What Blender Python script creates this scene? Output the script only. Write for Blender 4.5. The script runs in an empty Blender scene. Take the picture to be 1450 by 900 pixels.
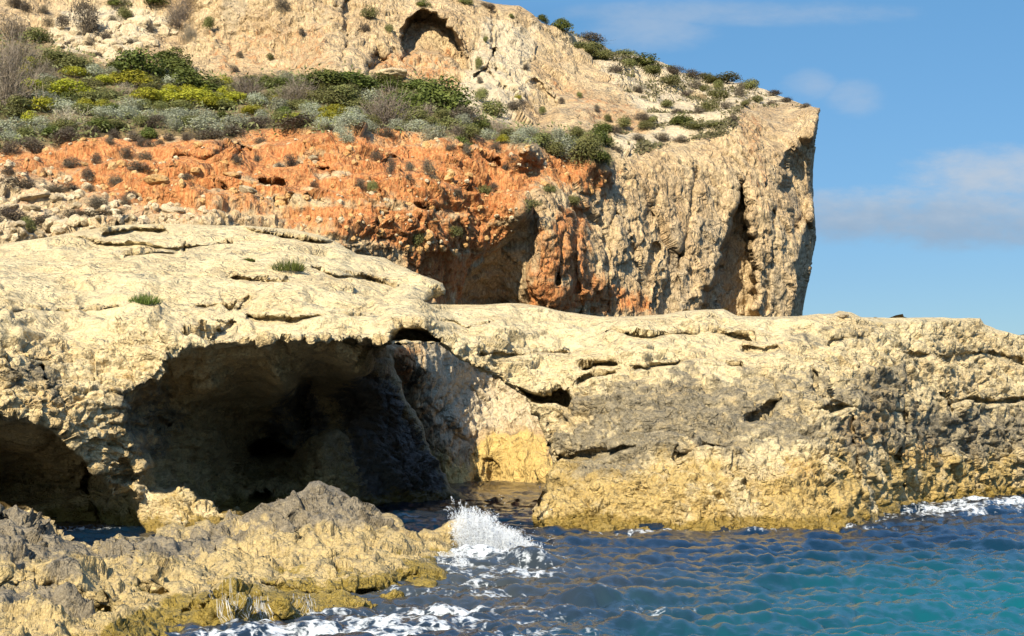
import bpy, math, time
import numpy as np
from mathutils import Vector

T0 = time.time()
rng = np.random.default_rng(7)
scene = bpy.context.scene
COL = scene.collection
F = 2000.0          # focal length in photo pixels (photo 1450 x 900)
HZ = 600.0          # photo row of the sea horizon
CH = 2.5            # eye height above the sea, metres
f32 = np.float32

# ------------------------------------------------------------------ helpers
def world(px, py, Y):
    """A surveyed direction (px,py) at distance Y -> a point in the place."""
    return np.stack([(px - 725.0) * Y / F, Y, CH - (py - HZ) * Y / F], -1)

def sstep(a, b, x):
    t = np.clip((x - a) / (b - a), 0, 1)
    return t * t * (3 - 2 * t)

def _hash(ix, iy, iz, seed):
    h = (ix.astype(np.uint32) * np.uint32(374761393) + iy.astype(np.uint32) * np.uint32(668265263)
         + iz.astype(np.uint32) * np.uint32(2147483647) + np.uint32((seed * 1274126177) & 0xffffffff))
    h = (h ^ (h >> np.uint32(13))) * np.uint32(1274126177)
    h = (h ^ (h >> np.uint32(16))) * np.uint32(2246822519)
    return h ^ (h >> np.uint32(15))

def perlin(p, seed=0):
    p = np.asarray(p, f32)
    i = np.floor(p)
    fr = p - i
    i = i.astype(np.int32)
    u = fr * fr * fr * (fr * (fr * 6 - 15) + 10)
    out = None
    vals = []
    for dx in (0, 1):
        for dy in (0, 1):
            for dz in (0, 1):
                h = _hash(i[:, 0] + dx, i[:, 1] + dy, i[:, 2] + dz, seed)
                gx = (h & np.uint32(1023)).astype(f32) * f32(2 / 1023) - 1
                gy = ((h >> np.uint32(10)) & np.uint32(1023)).astype(f32) * f32(2 / 1023) - 1
                gz = ((h >> np.uint32(20)) & np.uint32(1023)).astype(f32) * f32(2 / 1023) - 1
                vals.append(gx * (fr[:, 0] - dx) + gy * (fr[:, 1] - dy) + gz * (fr[:, 2] - dz))
    ux, uy, uz = u[:, 0], u[:, 1], u[:, 2]
    l = lambda a, b, t: a + (b - a) * t
    x00 = l(vals[0], vals[1], uz); x01 = l(vals[2], vals[3], uz)
    x10 = l(vals[4], vals[5], uz); x11 = l(vals[6], vals[7], uz)
    return l(l(x00, x01, uy), l(x10, x11, uy), ux)

def bw(fr, sp):
    """weight of a detail of frequency fr (per metre) on a mesh sampled every sp metres"""
    return 1 - sstep(.16, .5, fr * sp).astype(f32)

def fbm(p, oct=4, seed=0, gain=0.5, lac=2.03, f0=0, sp=None):
    s, a, q = 0, 1.0, np.asarray(p, f32)
    for k in range(oct):
        s = s + (a if sp is None else a * bw(f0 * lac ** k, sp)) * perlin(q, seed + k * 17)
        q = q * f32(lac) + f32(13.7)
        a *= gain
    return s

def ridged(p, oct=4, seed=0, gain=0.55, lac=2.1, f0=0, sp=None):
    s, a, q, w = 0, 1.0, np.asarray(p, f32), 1.0
    for k in range(oct):
        r = 1 - np.abs(perlin(q, seed + k * 31)) * 1.6
        r = np.clip(r, 0, 1) ** 2
        s = s + (a if sp is None else a * bw(f0 * lac ** k, sp)) * (r * w - (.33 if k else .5))
        w = np.clip(r * 1.6, 0, 1)
        q = q * f32(lac) + f32(5.3)
        a *= gain
    return s

def worley(p, seed=0):
    """F1, F2 and the id of the nearest cell"""
    p = np.asarray(p, f32)
    i = np.floor(p).astype(np.int32)
    f1 = np.full(len(p), 9, f32); f2 = np.full(len(p), 9, f32); cid = np.zeros(len(p), f32)
    for dx in (-1, 0, 1):
        for dy in (-1, 0, 1):
            for dz in (-1, 0, 1):
                c = i + np.array([dx, dy, dz], np.int32)
                h = _hash(c[:, 0], c[:, 1], c[:, 2], seed)
                o = np.stack([(h & np.uint32(1023)), (h >> np.uint32(10)) & np.uint32(1023), (h >> np.uint32(20)) & np.uint32(1023)], -1).astype(f32) / 1023
                d = np.sqrt(((c + o - p) ** 2).sum(-1))
                m = d < f1
                f2 = np.where(m, f1, np.minimum(f2, d))
                cid = np.where(m, ((h >> np.uint32(5)) & np.uint32(1023)).astype(f32) / 1023, cid)
                f1 = np.where(m, d, f1)
    return f1, f2, cid

def facets(p, fr, seed=0):
    """broken-stone relief: each Voronoi cell is a plane with its own tilt and height.
    returns the relief in metres per unit and a crack mask (1 in the joints)"""
    fr = np.array(fr, f32)
    q = np.asarray(p, f32) * fr
    i = np.floor(q).astype(np.int32)
    n = len(q)
    f1 = np.full(n, 9, f32); f2 = np.full(n, 9, f32); hh = np.zeros(n, np.uint32); off = np.zeros((n, 3), f32)
    for dx in (-1, 0, 1):
        for dy in (-1, 0, 1):
            for dz in (-1, 0, 1):
                c = i + np.array([dx, dy, dz], np.int32)
                h = _hash(c[:, 0], c[:, 1], c[:, 2], seed)
                o = np.stack([(h & np.uint32(1023)), (h >> np.uint32(10)) & np.uint32(1023), (h >> np.uint32(20)) & np.uint32(1023)], -1).astype(f32) / 1023
                v = q - (c + o)
                d = np.sqrt((v * v).sum(-1))
                m = d < f1
                f2 = np.where(m, f1, np.minimum(f2, d))
                hh = np.where(m, h, hh); off[m] = v[m]
                f1 = np.where(m, d, f1)
    g = _hash(hh.astype(np.int32), hh.astype(np.int32) + 7, hh.astype(np.int32) + 3, seed + 1)
    t = np.stack([(g & np.uint32(1023)), (g >> np.uint32(10)) & np.uint32(1023), (g >> np.uint32(20)) & np.uint32(1023)], -1).astype(f32) / 511.5 - 1
    lev = ((hh >> np.uint32(4)) & np.uint32(1023)).astype(f32) / 1023 - .5
    k = 1 / float(fr[0])
    return ((off * t).sum(-1) * .9 + lev * .55) * k, 1 - np.clip((f2 - f1) * 7, 0, 1)

def rbf(pts, c=12.0):
    """smooth surface through surveyed (px, py, value) points -> function"""
    a = np.array(pts, float)
    xy, v = a[:, :2], a[:, 2]
    k = lambda d2: np.sqrt(d2 + c * c)
    n = len(a)
    K = np.zeros((n + 3, n + 3))
    K[:n, :n] = -k(((xy[:, None] - xy[None]) ** 2).sum(-1)) + np.eye(n) * -0.5
    P = np.c_[np.ones(n), xy / 1000]
    K[:n, n:] = P; K[n:, :n] = P.T
    w = np.linalg.solve(K, np.r_[v, 0, 0, 0])
    def fn(px, py):
        s = w[n] + w[n + 1] * px / 1000 + w[n + 2] * py / 1000
        for (x, y), ww in zip(xy, w[:n]):
            s = s - ww * np.sqrt((px - x) ** 2 + (py - y) ** 2 + c * c)
        return s
    return fn

def sdf(poly, px, py):
    """signed distance to a polygon, inside positive"""
    P = np.array(poly, float)
    best = np.full(px.shape, 1e18)
    inside = np.zeros(px.shape, bool)
    n = len(P)
    for i in range(n):
        (x0, y0), (x1, y1) = P[i], P[(i + 1) % n]
        ex, ey = x1 - x0, y1 - y0
        t = np.clip(((px - x0) * ex + (py - y0) * ey) / (ex * ex + ey * ey + 1e-12), 0, 1)
        best = np.minimum(best, (px - x0 - t * ex) ** 2 + (py - y0 - t * ey) ** 2)
        if y0 != y1:
            c = ((y0 > py) != (y1 > py)) & (px < (x1 - x0) * (py - y0) / (y1 - y0) + x0)
            inside ^= c
    d = np.sqrt(best)
    return np.where(inside, d, -d)

def linedist(line, px, py):
    best = np.full(px.shape, 1e18)
    for (x0, y0), (x1, y1) in zip(line[:-1], line[1:]):
        ex, ey = x1 - x0, y1 - y0
        t = np.clip(((px - x0) * ex + (py - y0) * ey) / (ex * ex + ey * ey + 1e-12), 0, 1)
        best = np.minimum(best, (px - x0 - t * ex) ** 2 + (py - y0 - t * ey) ** 2)
    return np.sqrt(best)

def make_mesh(name, verts, faces, attrs=None, smooth=True, vec_attrs=None):
    """faces: (n,k) int array, all of one size"""
    me = bpy.data.meshes.new(name)
    verts = np.ascontiguousarray(verts, f32); faces = np.ascontiguousarray(faces, np.int32)
    n, k = faces.shape
    me.vertices.add(len(verts)); me.vertices.foreach_set('co', verts.ravel())
    me.loops.add(n * k); me.loops.foreach_set('vertex_index', faces.ravel())
    me.polygons.add(n)
    me.polygons.foreach_set('loop_start', np.arange(0, n * k, k, dtype=np.int32))
    me.polygons.foreach_set('use_smooth', np.full(n, smooth, bool))
    me.update(calc_edges=True)
    for an, av in (attrs or {}).items():
        a = me.attributes.new(an, 'FLOAT', 'POINT')
        a.data.foreach_set('value', np.ascontiguousarray(av, f32))
    me.validate()
    return me

def obj(name, me, mat=None, parent=None):
    o = bpy.data.objects.new(name, me)
    COL.objects.link(o)
    if mat is not None and not me.materials:
        me.materials.append(mat)
    if parent is not None:
        o.parent = parent
    return o

def tag(o, label=None, cat=None, group=None, kind=None):
    if label: o['label'] = label
    if cat: o['category'] = cat
    if group: o['group'] = group
    if kind: o['kind'] = kind
    return o

# ------------------------------------------------------------------ node helpers
class NT:
    def __init__(self, tree):
        self.t = tree; tree.nodes.clear()
    def n(self, typ, **kw):
        nd = self.t.nodes.new(typ)
        for k, v in kw.items():
            if k.startswith('i_'):
                key = k[2:]
                key = int(key) if key.isdigit() else key.replace('_', ' ')
                s = nd.inputs[key]
                if hasattr(v, 'is_output'): self.t.links.new(v, s)
                else: s.default_value = v
            else:
                setattr(nd, k, v)
        return nd
    def math(self, op, a, b=0.0, c=None, clamp=False):
        nd = self.n('ShaderNodeMath', operation=op, use_clamp=clamp)
        for i, v in enumerate((a, b, c)):
            if v is None: continue
            if hasattr(v, 'is_output'): self.t.links.new(v, nd.inputs[i])
            else: nd.inputs[i].default_value = v
        return nd.outputs[0]
    def mix(self, fac, a, b, typ='MIX'):
        nd = self.n('ShaderNodeMix', data_type='RGBA', blend_type=typ)
        for i, v in ((0, fac), (6, a), (7, b)):
            if hasattr(v, 'is_output'): self.t.links.new(v, nd.inputs[i])
            elif i == 0: nd.inputs[0].default_value = v
            else: nd.inputs[i].default_value = (*v, 1.0)
        return nd.outputs[2]
    def ramp(self, fac, a, b):
        nd = self.n('ShaderNodeMapRange', interpolation_type='SMOOTHSTEP')
        self.t.links.new(fac, nd.inputs[0]); nd.inputs[1].default_value = a; nd.inputs[2].default_value = b
        return nd.outputs[0]
    def noise(self, vec, scale, detail=4, rough=0.6, dist=0.0, out=0):
        nd = self.n('ShaderNodeTexNoise', i_Scale=scale, i_Detail=detail, i_Roughness=rough, i_Distortion=dist)
        self.t.links.new(vec, nd.inputs['Vector'])
        return nd.outputs[out]
    def vmul(self, vec, s):
        nd = self.n('ShaderNodeVectorMath', operation='MULTIPLY')
        self.t.links.new(vec, nd.inputs[0]); nd.inputs[1].default_value = s
        return nd.outputs[0]
    def attr(self, name):
        return self.n('ShaderNodeAttribute', attribute_name=name).outputs['Fac']

def new_mat(name):
    m = bpy.data.materials.new(name); m.use_nodes = True
    return m, NT(m.node_tree)

def rock_material(name, scale, light, mid, stain, layers, bump=1.0, stretch=(1, 1, 1), crackdir=(1, 1, 1), mott=(.58, 1.30)):
    """limestone: cream and tan mottling, grey weathering, then layers of
    (attribute, colour a, colour b, softness) such as tide zone, lichen, red earth"""
    m, N = new_mat(name)
    co = N.n('ShaderNodeTexCoord').outputs['Object']
    cs = N.vmul(co, stretch)
    n1 = N.noise(cs, 0.55 * scale, 5, 0.62, 0.6)
    n2 = N.noise(cs, 3.1 * scale, 6, 0.68, 0.4)
    n3 = N.noise(cs, 14.0 * scale, 5, 0.7)
    n4 = N.noise(co, 46.0 * scale, 3, 0.7)
    c = N.mix(N.ramp(n1, 0.36, 0.66), light, mid)
    c = N.mix(N.math('MULTIPLY', N.ramp(n2, 0.50, 0.70), 0.75), c, stain)
    # speckle: a real mottling of the stone
    sp = N.n('ShaderNodeMapRange', i_1=0.3, i_2=0.7, i_3=mott[0], i_4=mott[1]); N.t.links.new(n3, sp.inputs[0])
    c = N.mix(1.0, c, sp.outputs[0], 'MULTIPLY')
    sp2 = N.n('ShaderNodeMapRange', i_1=0.3, i_2=0.7, i_3=0.78, i_4=1.20); N.t.links.new(n4, sp2.inputs[0])
    c = N.mix(1.0, c, sp2.outputs[0], 'MULTIPLY')
    for an, ca, cb, soft, strength in layers:
        a = N.attr(an)
        jit = N.math('MULTIPLY', N.math('SUBTRACT', N.math('ADD', N.math('MULTIPLY', n2, 0.7), N.math('MULTIPLY', n3, 0.4)), 0.55), 2.6)
        fac = N.ramp(N.math('ADD', a, jit), 0.5 - soft, 0.5 + soft)
        fac = N.math('MULTIPLY', fac, N.math('MULTIPLY', N.ramp(a, 0.0, 0.3), strength))
        lc = N.mix(N.ramp(n3, 0.35, 0.68), ca, cb)
        lc = N.mix(1.0, lc, sp2.outputs[0], 'MULTIPLY')
        c = N.mix(fac, c, lc)
    k = bump / scale
    dn = N.n('ShaderNodeTexNoise', i_Scale=1.7 * scale, i_Detail=3); N.t.links.new(co, dn.inputs['Vector'])
    dv = N.n('ShaderNodeVectorMath', operation='MULTIPLY_ADD'); N.t.links.new(dn.outputs['Color'], dv.inputs[0])
    dv.inputs[1].default_value = (.9 / scale,) * 3; N.t.links.new(N.vmul(co, crackdir), dv.inputs[2])
    h = N.math('MULTIPLY', n2, .14 * k)
    for sc_, am in ((3.3, .34), (8.5, .34)):
        fv = N.n('ShaderNodeTexVoronoi', feature='F1', i_Scale=sc_ * scale); N.t.links.new(dv.outputs[0], fv.inputs['Vector'])
        df = N.n('ShaderNodeVectorMath', operation='SUBTRACT'); N.t.links.new(dv.outputs[0], df.inputs[0]); N.t.links.new(fv.outputs['Position'], df.inputs[1])
        tl = N.n('ShaderNodeVectorMath', operation='SUBTRACT'); N.t.links.new(fv.outputs['Color'], tl.inputs[0]); tl.inputs[1].default_value = (.5, .5, .5)
        dt = N.n('ShaderNodeVectorMath', operation='DOT_PRODUCT'); N.t.links.new(df.outputs[0], dt.inputs[0]); N.t.links.new(tl.outputs[0], dt.inputs[1])
        h = N.math('ADD', h, N.math('MULTIPLY', dt.outputs['Value'], am * bump * 2))
    h = N.math('ADD', h, N.math('MULTIPLY', n3, .040 * k))
    h = N.math('ADD', h, N.math('MULTIPLY', n4, .008 * k))
    for cs_, w_, d_ in ((.75, .05, .06), (2.6, .06, .022)):
        vo = N.n('ShaderNodeTexVoronoi', feature='DISTANCE_TO_EDGE', i_Scale=cs_ * scale); N.t.links.new(dv.outputs[0], vo.inputs['Vector'])
        cut = N.math('MULTIPLY', N.math('SUBTRACT', 1.0, N.ramp(vo.outputs['Distance'], 0.0, w_)), N.ramp(n1, .42, .60))
        h = N.math('SUBTRACT', h, N.math('MULTIPLY', cut, d_ * k))
    b = N.n('ShaderNodeBump', i_Strength=1.0, i_Distance=1.0)
    N.t.links.new(h, b.inputs['Height'])
    bs = N.n('ShaderNodeBsdfPrincipled', i_Roughness=0.9)
    bs.inputs['Specular IOR Level'].default_value = 0.25
    N.t.links.new(c, bs.inputs['Base Color']); N.t.links.new(b.outputs[0], bs.inputs['Normal'])
    wet = N.attr('wet')
    N.t.links.new(N.math('SUBTRACT', 0.92, N.math('MULTIPLY', wet, 0.55)), bs.inputs['Roughness'])
    o = N.n('ShaderNodeOutputMaterial'); N.t.links.new(bs.outputs[0], o.inputs[0])
    return m

# ------------------------------------------------------------------ rock masses
def ragged(poly, amp, seg, seed, ymax=1e9):
    """a surveyed outline with the small breaks that broken stone has"""
    r = np.random.default_rng(seed); out = []
    P = np.array(poly, float)
    for a, b in zip(P, np.roll(P, -1, 0)):
        n = max(1, int(np.linalg.norm(b - a) / seg)) if max(a[1], b[1]) < ymax else 1
        for k in range(n):
            q = a + (b - a) * k / n
            out.append(tuple(q + (r.normal(size=2) * amp if k or n > 1 else 0)))
    return out

class Mass:
    pass

def build_mass(name, poly, holes, bounds, step, depth, roundness, displace, masks, mat, thick, back_step=7, even=1.0):
    x0, y0, x1, y1 = bounds
    xs = np.arange(x0, x1 + step, step); ys = np.arange(y0, y1 + step, step)
    PX, PY = np.meshgrid(xs, ys)
    def inside(px, py):
        s = sdf(poly, px, py)
        for h in holes: s = np.minimum(s, -sdf(h, px, py))
        return s
    sd = inside(PX, PY)
    m = sd > 0
    # cells touching the inside; their outside corners are pulled to the outline
    cell = m[:-1, :-1] | m[1:, :-1] | m[:-1, 1:] | m[1:, 1:]
    use = np.zeros_like(m)
    use[:-1, :-1] |= cell; use[1:, :-1] |= cell; use[:-1, 1:] |= cell; use[1:, 1:] |= cell
    gy, gx = np.gradient(sd, step)
    out = use & ~m
    g = np.sqrt(gx * gx + gy * gy) + 1e-6
    PX = np.where(out, PX - np.clip(sd, -2 * step, 0) * gx / g, PX)
    PY = np.where(out, PY - np.clip(sd, -2 * step, 0) * gy / g, PY)
    sdc = np.maximum(sd, 0)
    rw, rd = roundness(PX, PY)
    t = np.clip(sdc / rw, 0, 1)
    D0 = depth(PX, PY)
    D = D0 + rd * (1 - np.sqrt(np.clip(1 - (1 - t) ** 2, 0, 1)))
    P = world(PX, PY, D)
    # smoothed normals of the coarse form, facing the viewer's side
    S = P.copy()
    for _ in range(3):
        S[1:-1, 1:-1] = (S[:-2, 1:-1] + S[2:, 1:-1] + S[1:-1, :-2] + S[1:-1, 2:] + S[1:-1, 1:-1]) / 5
    dv, du = np.gradient(S, axis=0), np.gradient(S, axis=1)
    Nn = np.cross(du, dv)
    Nn /= np.linalg.norm(Nn, axis=-1, keepdims=True) + 1e-9
    flip = (Nn * (P - np.array([0, 0, CH]))).sum(-1) > 0
    Nn[flip] *= -1
    idx = np.full(m.shape, -1, np.int64)
    idx[use] = np.arange(use.sum())
    p = P[use].astype(f32); n = Nn[use].astype(f32); px = PX[use]; py = PY[use]; s = sdc[use]
    sp = np.maximum(np.linalg.norm(np.gradient(S, axis=0), axis=-1), np.linalg.norm(np.gradient(S, axis=1), axis=-1))[use].astype(f32)
    disp, info = displace(p, n, px, py, s, sp)
    # where the ground runs away from the eye the mesh rows are far apart: even the relief out
    spx = np.linalg.norm(np.gradient(S, axis=1), axis=-1)[use] + 1e-6
    G = np.zeros(m.shape, f32); W = use.astype(f32); G[use] = disp
    for _ in range(3):
        a_ = G * W; n_ = W.copy(); t_ = a_.copy()
        for dy_, dx_ in ((0, 1), (0, -1), (1, 0), (-1, 0), (0, 2), (0, -2)):
            t_ += np.roll(a_, (dy_, dx_), (0, 1)); n_ += np.roll(W, (dy_, dx_), (0, 1))
        G = np.where(use, t_ / np.maximum(n_, 1), 0)
    mixf = even * sstep(1.4, 3.2, sp / spx).astype(f32)
    disp = disp * (1 - mixf) + G[use] * mixf
    edge = 0.25 + 0.75 * np.clip(s / 6.0, 0, 1)
    p2 = p + n * (disp * edge)[:, None]
    a = idx[:-1, :-1][cell]; b = idx[:-1, 1:][cell]; c = idx[1:, 1:][cell]; d = idx[1:, :-1][cell]
    faces = np.stack([a, d, c, b], -1)
    at = masks(p2, px, py, s, info)
    # the far side, coarser, so the mass is a body with thickness
    bx = np.arange(x0, x1 + back_step, back_step); by = np.arange(y0, y1 + back_step, back_step)
    BX, BY = np.meshgrid(bx, by)
    bs = inside(BX, BY) - 2.5
    bm = bs > 0
    bc = bm[:-1, :-1] & bm[1:, :-1] & bm[:-1, 1:] & bm[1:, 1:]
    bu = np.zeros_like(bm)
    bu[:-1, :-1] |= bc; bu[1:, :-1] |= bc; bu[:-1, 1:] |= bc; bu[1:, 1:] |= bc
    rw2, rd2 = roundness(BX, BY)
    tb = np.clip(bs / 45.0, 0, 1)
    BD = depth(BX, BY) + rd2 + 0.3 + thick(BX, BY) * np.sqrt(np.clip(1 - (1 - tb) ** 2, 0, 1))
    BP = world(BX, BY, BD)
    bi = np.full(bm.shape, -1, np.int64); bi[bu] = np.arange(bu.sum()) + len(p2)
    bp = BP[bu]
    bp = bp + 0.5 * np.stack([fbm(bp * 0.5, 3, 5), fbm(bp * 0.5, 3, 6), fbm(bp * 0.5, 3, 8)], -1)
    bp[:, 1] = np.maximum(bp[:, 1], BP[bu][:, 1] - 0.2)
    bf = np.stack([bi[:-1, :-1][bc], bi[:-1, 1:][bc], bi[1:, 1:][bc], bi[1:, :-1][bc]], -1)
    for k in at: at[k] = np.r_[at[k], np.zeros(len(bp))]
    me = make_mesh(name, np.vstack([p2, bp]), np.vstack([faces, bf]), at)
    o = obj(name, me, mat)
    M = Mass(); M.o = o; M.idx = idx; M.p = p2; M.x0, M.y0, M.step = x0, y0, step; M.n = n
    print(name, len(p2), 'verts', round(time.time() - T0, 1), 's')
    return M

def on(M, px, py):
    """the point of a built mass seen in direction (px,py)"""
    i = int(round((py - M.y0) / M.step)); j = int(round((px - M.x0) / M.step))
    i = min(max(i, 0), M.idx.shape[0] - 1); j = min(max(j, 0), M.idx.shape[1] - 1)
    for r in range(0, 14):
        for di in range(-r, r + 1):
            for dj in (range(-r, r + 1) if abs(di) == r else (-r, r)):
                a, b = i + di, j + dj
                if 0 <= a < M.idx.shape[0] and 0 <= b < M.idx.shape[1] and M.idx[a, b] >= 0:
                    return Vector([float(v) for v in M.p[M.idx[a, b]]])
    return None

def recess(D, poly, px, py, depth, w_in, w_out=0.0):
    return D + depth * sstep(-w_out, w_in, sdf(poly, px, py))

def groove(D, line, px, py, width, depth):
    return D + depth * (1 - sstep(0.2 * width, width, linedist(line, px, py)))

# ---- the far cliff, its wooded slope and the red bank ----
cliff_pts = [
 (700,680,62),(650,690,60),(775,670,62),(640,600,60),(600,520,56),(560,500,54),(700,560,64),(700,470,67),(700,432,65),(760,430,66),(740,560,64.5),
 (800,600,66),(520,420,57),(520,600,60),(560,700,60),(900,680,76),(1100,680,98),
 (500,352,55),(560,360,57),(600,380,58.5),(640,350,60.3),(640,400,61),(660,410,62.3),(700,400,63.8),(720,330,63.4),(740,290,63.6),(690,300,62.3),
 (760,400,65.5),(765,300,66.2),(800,420,68.5),(800,330,69),(850,440,75),(850,300,77),(862,250,79),(900,300,81),(900,440,79),(950,440,84),(950,300,86),(950,210,89),
 (1000,440,88),(1000,300,90),(1040,200,96),(1050,440,93),(1050,160,101),(1070,300,95),(1120,440,99),(1130,300,101),(1150,160,107),(1140,250,103),
 (900,190,89),(870,215,82),(960,105,113),(1080,128,119),(1000,150,104),(960,150,101),(1140,150,112),(1000,110,118),(940,185,93),
 (700,10,93),(735,14,95),(760,35,97),(850,66,105),(700,100,86),(760,180,83),(760,110,90),(850,180,88),(870,120,97),(900,80,108),(820,230,75),
 (400,0,86),(400,100,82),(300,100,81),(300,0,86),(550,60,86),(620,30,88),(640,140,80),(540,130,80),(-100,-60,92),(400,-100,92),(600,-60,95),(100,50,82),(0,100,75),(0,30,83),(200,60,83),
 (150,100,77),(200,20,87),(100,-30,92),(250,40,86),
 (0,180,63),(150,185,63),(300,188,64),(500,188,64),(640,192,66),(750,202,69.5),(300,130,75),(500,112,77.5),(0,130,70),(150,130,72),(640,160,72.5),(720,180,75),(840,222,76),
 (0,330,50.5),(0,250,56),(-200,330,50),(-200,100,74),(150,318,52),(300,312,53),(300,250,58),(150,250,57),(450,320,54.5),(450,230,60.5),(600,300,58.5),(600,230,62.5),(700,240,65.5),(800,262,72),(750,240,69),
 (-200,500,50),(0,420,52),(200,420,53),(400,430,55),(300,195,62),(450,200,62),(150,195,61.5),
]
cliff_pts = [(x, y, d - .55 * max(0, x - 700) / 450 * 36 * (1 if y > 120 else .75)) for x, y, d in cliff_pts]
cliff_D0 = rbf(cliff_pts)
G_shade = [(1056,244),(1042,278),(1018,345),(1000,400),(985,452),(1074,456),(1071,400),(1066,330),(1060,262)]
G_right = [(1128,195),(1112,225),(1104,262),(1118,290),(1123,330),(1132,335),(1150,300),(1170,250),(1165,190)]
G_right2 = [(1137,300),(1130,350),(1120,420),(1118,460),(1170,470),(1170,330)]
G_grotto = [(744,255),(735,300),(715,335),(690,365),(668,385),(655,405),(648,440),(745,445),(738,410),(752,370),(770,330),(768,300),(757,270)]
G_cave = [(562,62),(568,40),(578,25),(590,16),(602,13),(622,20),(640,36),(652,56),(662,84),(664,100),(652,104),(640,88),(622,78),(604,74),(588,78),(570,92)]
G_cave2 = [(512,98),(518,80),(530,62),(542,78),(558,66),(558,82),(546,92),(528,106),(516,108)]
G_cave = ragged(G_cave, 2.2, 6, 1); G_cave2 = ragged(G_cave2, 2.0, 6, 2); G_shade = ragged(G_shade, 2.5, 9, 3); G_right = ragged(G_right, 2.5, 9, 4)
def cliff_depth(px, py):
    D = cliff_D0(px, py)
    D = recess(D, G_shade, px, py, 3.2, 7, 1)
    D = recess(D, G_right, px, py, 2.6, 14, 2)
    D = recess(D, G_right2, px, py, 2.5, 10, 1)
    D = recess(D, G_grotto, px, py, 1.3, 14, 2)
    # overhang caves: deep under the roof, running out to nothing at the bottom
    D = D + 3.2 * sstep(0, 6, sdf(G_cave, px, py))
    D = D + 1.7 * sstep(0, 6, sdf(G_cave2, px, py))
    for line, w, d in CL_GROOVES:
        D = groove(D, line, px, py, w, d * .4 if w > 5 and line[0][1] > 180 else d)
    return D
CL_GROOVES = [
 ([(492,5),(488,30),(490,60),(484,90)], 11, .9), ([(760,115),(772,130),(786,148)], 7, .8), ([(688,100),(705,115),(716,125)], 4, .8),
 ([(700,70),(690,95),(672,108)], 3, 1.0), ([(700,5),(697,60),(703,100)], 2.5, .6),
 ([(932,350),(918,390),(910,440)], 9, 1.4), ([(985,240),(975,290),(970,330),(960,380)], 8, 1.8), ([(820,300),(812,360),(820,440)], 8, 1.6),
 ([(870,290),(862,340),(858,440)], 6, 1.0), ([(880,320),(905,360)], 6, .8), ([(1095,300),(1085,440)], 6, .9),
 ([(930,270),(920,320)], 8, 1.6), ([(870,300),(880,312)], 7, 1.3), ([(958,360),(950,440)], 10, 1.8), ([(793,330),(790,400)], 5, .9),
 ([(686,226),(700,230),(716,236)], 7, 1.8), ([(310,193),(340,208),(356,214)], 5, .8), ([(250,222),(290,224),(318,214)], 5, .9), ([(345,205),(338,214),(328,226)], 5, .9),
 ([(368,255),(385,258),(398,257)], 4, .9), ([(450,240),(462,240),(470,244)], 5, .9), ([(290,268),(320,272)], 4, .7), ([(430,285),(460,290)], 5, .8),
 ([(465,238),(468,250)], 4, .7), ([(545,225),(560,222)], 4, .7), ([(390,282),(420,286)], 3, .6), ([(620,262),(640,268)], 4, .6), ([(40,245),(66,247)], 4, .7),
 ([(590,290),(622,305),(640,322)], 5, .6), ([(505,260),(540,272)], 4, .6), ([(560,285),(580,292)], 3, .5),
]
cliff_poly = [(-250,-140),(560,-140),(640,-40),(668,-2),(700,5),(735,9),(752,20),(765,32),(790,43),(820,52),(850,62),(866,74),(905,77),(940,89),(966,101),(1000,107),
 (1032,113),(1060,118),(1080,125),(1110,137),(1140,148),(1161,153),(1159,170),(1153,200),(1151,238),(1150,262),(1153,300),(1156,335),(1151,362),(1147,385),(1141,400),(1136,430),(1133,460),(1131,700),(545,735),(520,560),(480,430),(-250,430)]
face_poly = [(300,100),(285,40),(270,-140),(700,-60),(770,40),(850,110),(930,185),(960,195),(1045,188),(1050,150),(1165,150),(1165,760),(500,760),(490,345),(600,330),(740,270),(760,240),(700,180),(660,165),(480,105)]
red_poly = [(-60,225),(0,212),(40,205),(160,185),(300,200),(420,184),(560,190),(640,200),(720,200),(870,245),(850,275),(770,262),(740,285),(730,330),(690,350),(640,360),(560,360),(480,330),(400,300),(250,290),(180,285),(120,262)]
veg_poly = [(-250,40),(60,60),(150,92),(290,112),(420,104),(600,110),(670,160),(720,180),(860,190),(866,240),(760,208),(620,190),(480,186),(300,194),(160,190),(60,205),(-250,225)]
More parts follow.
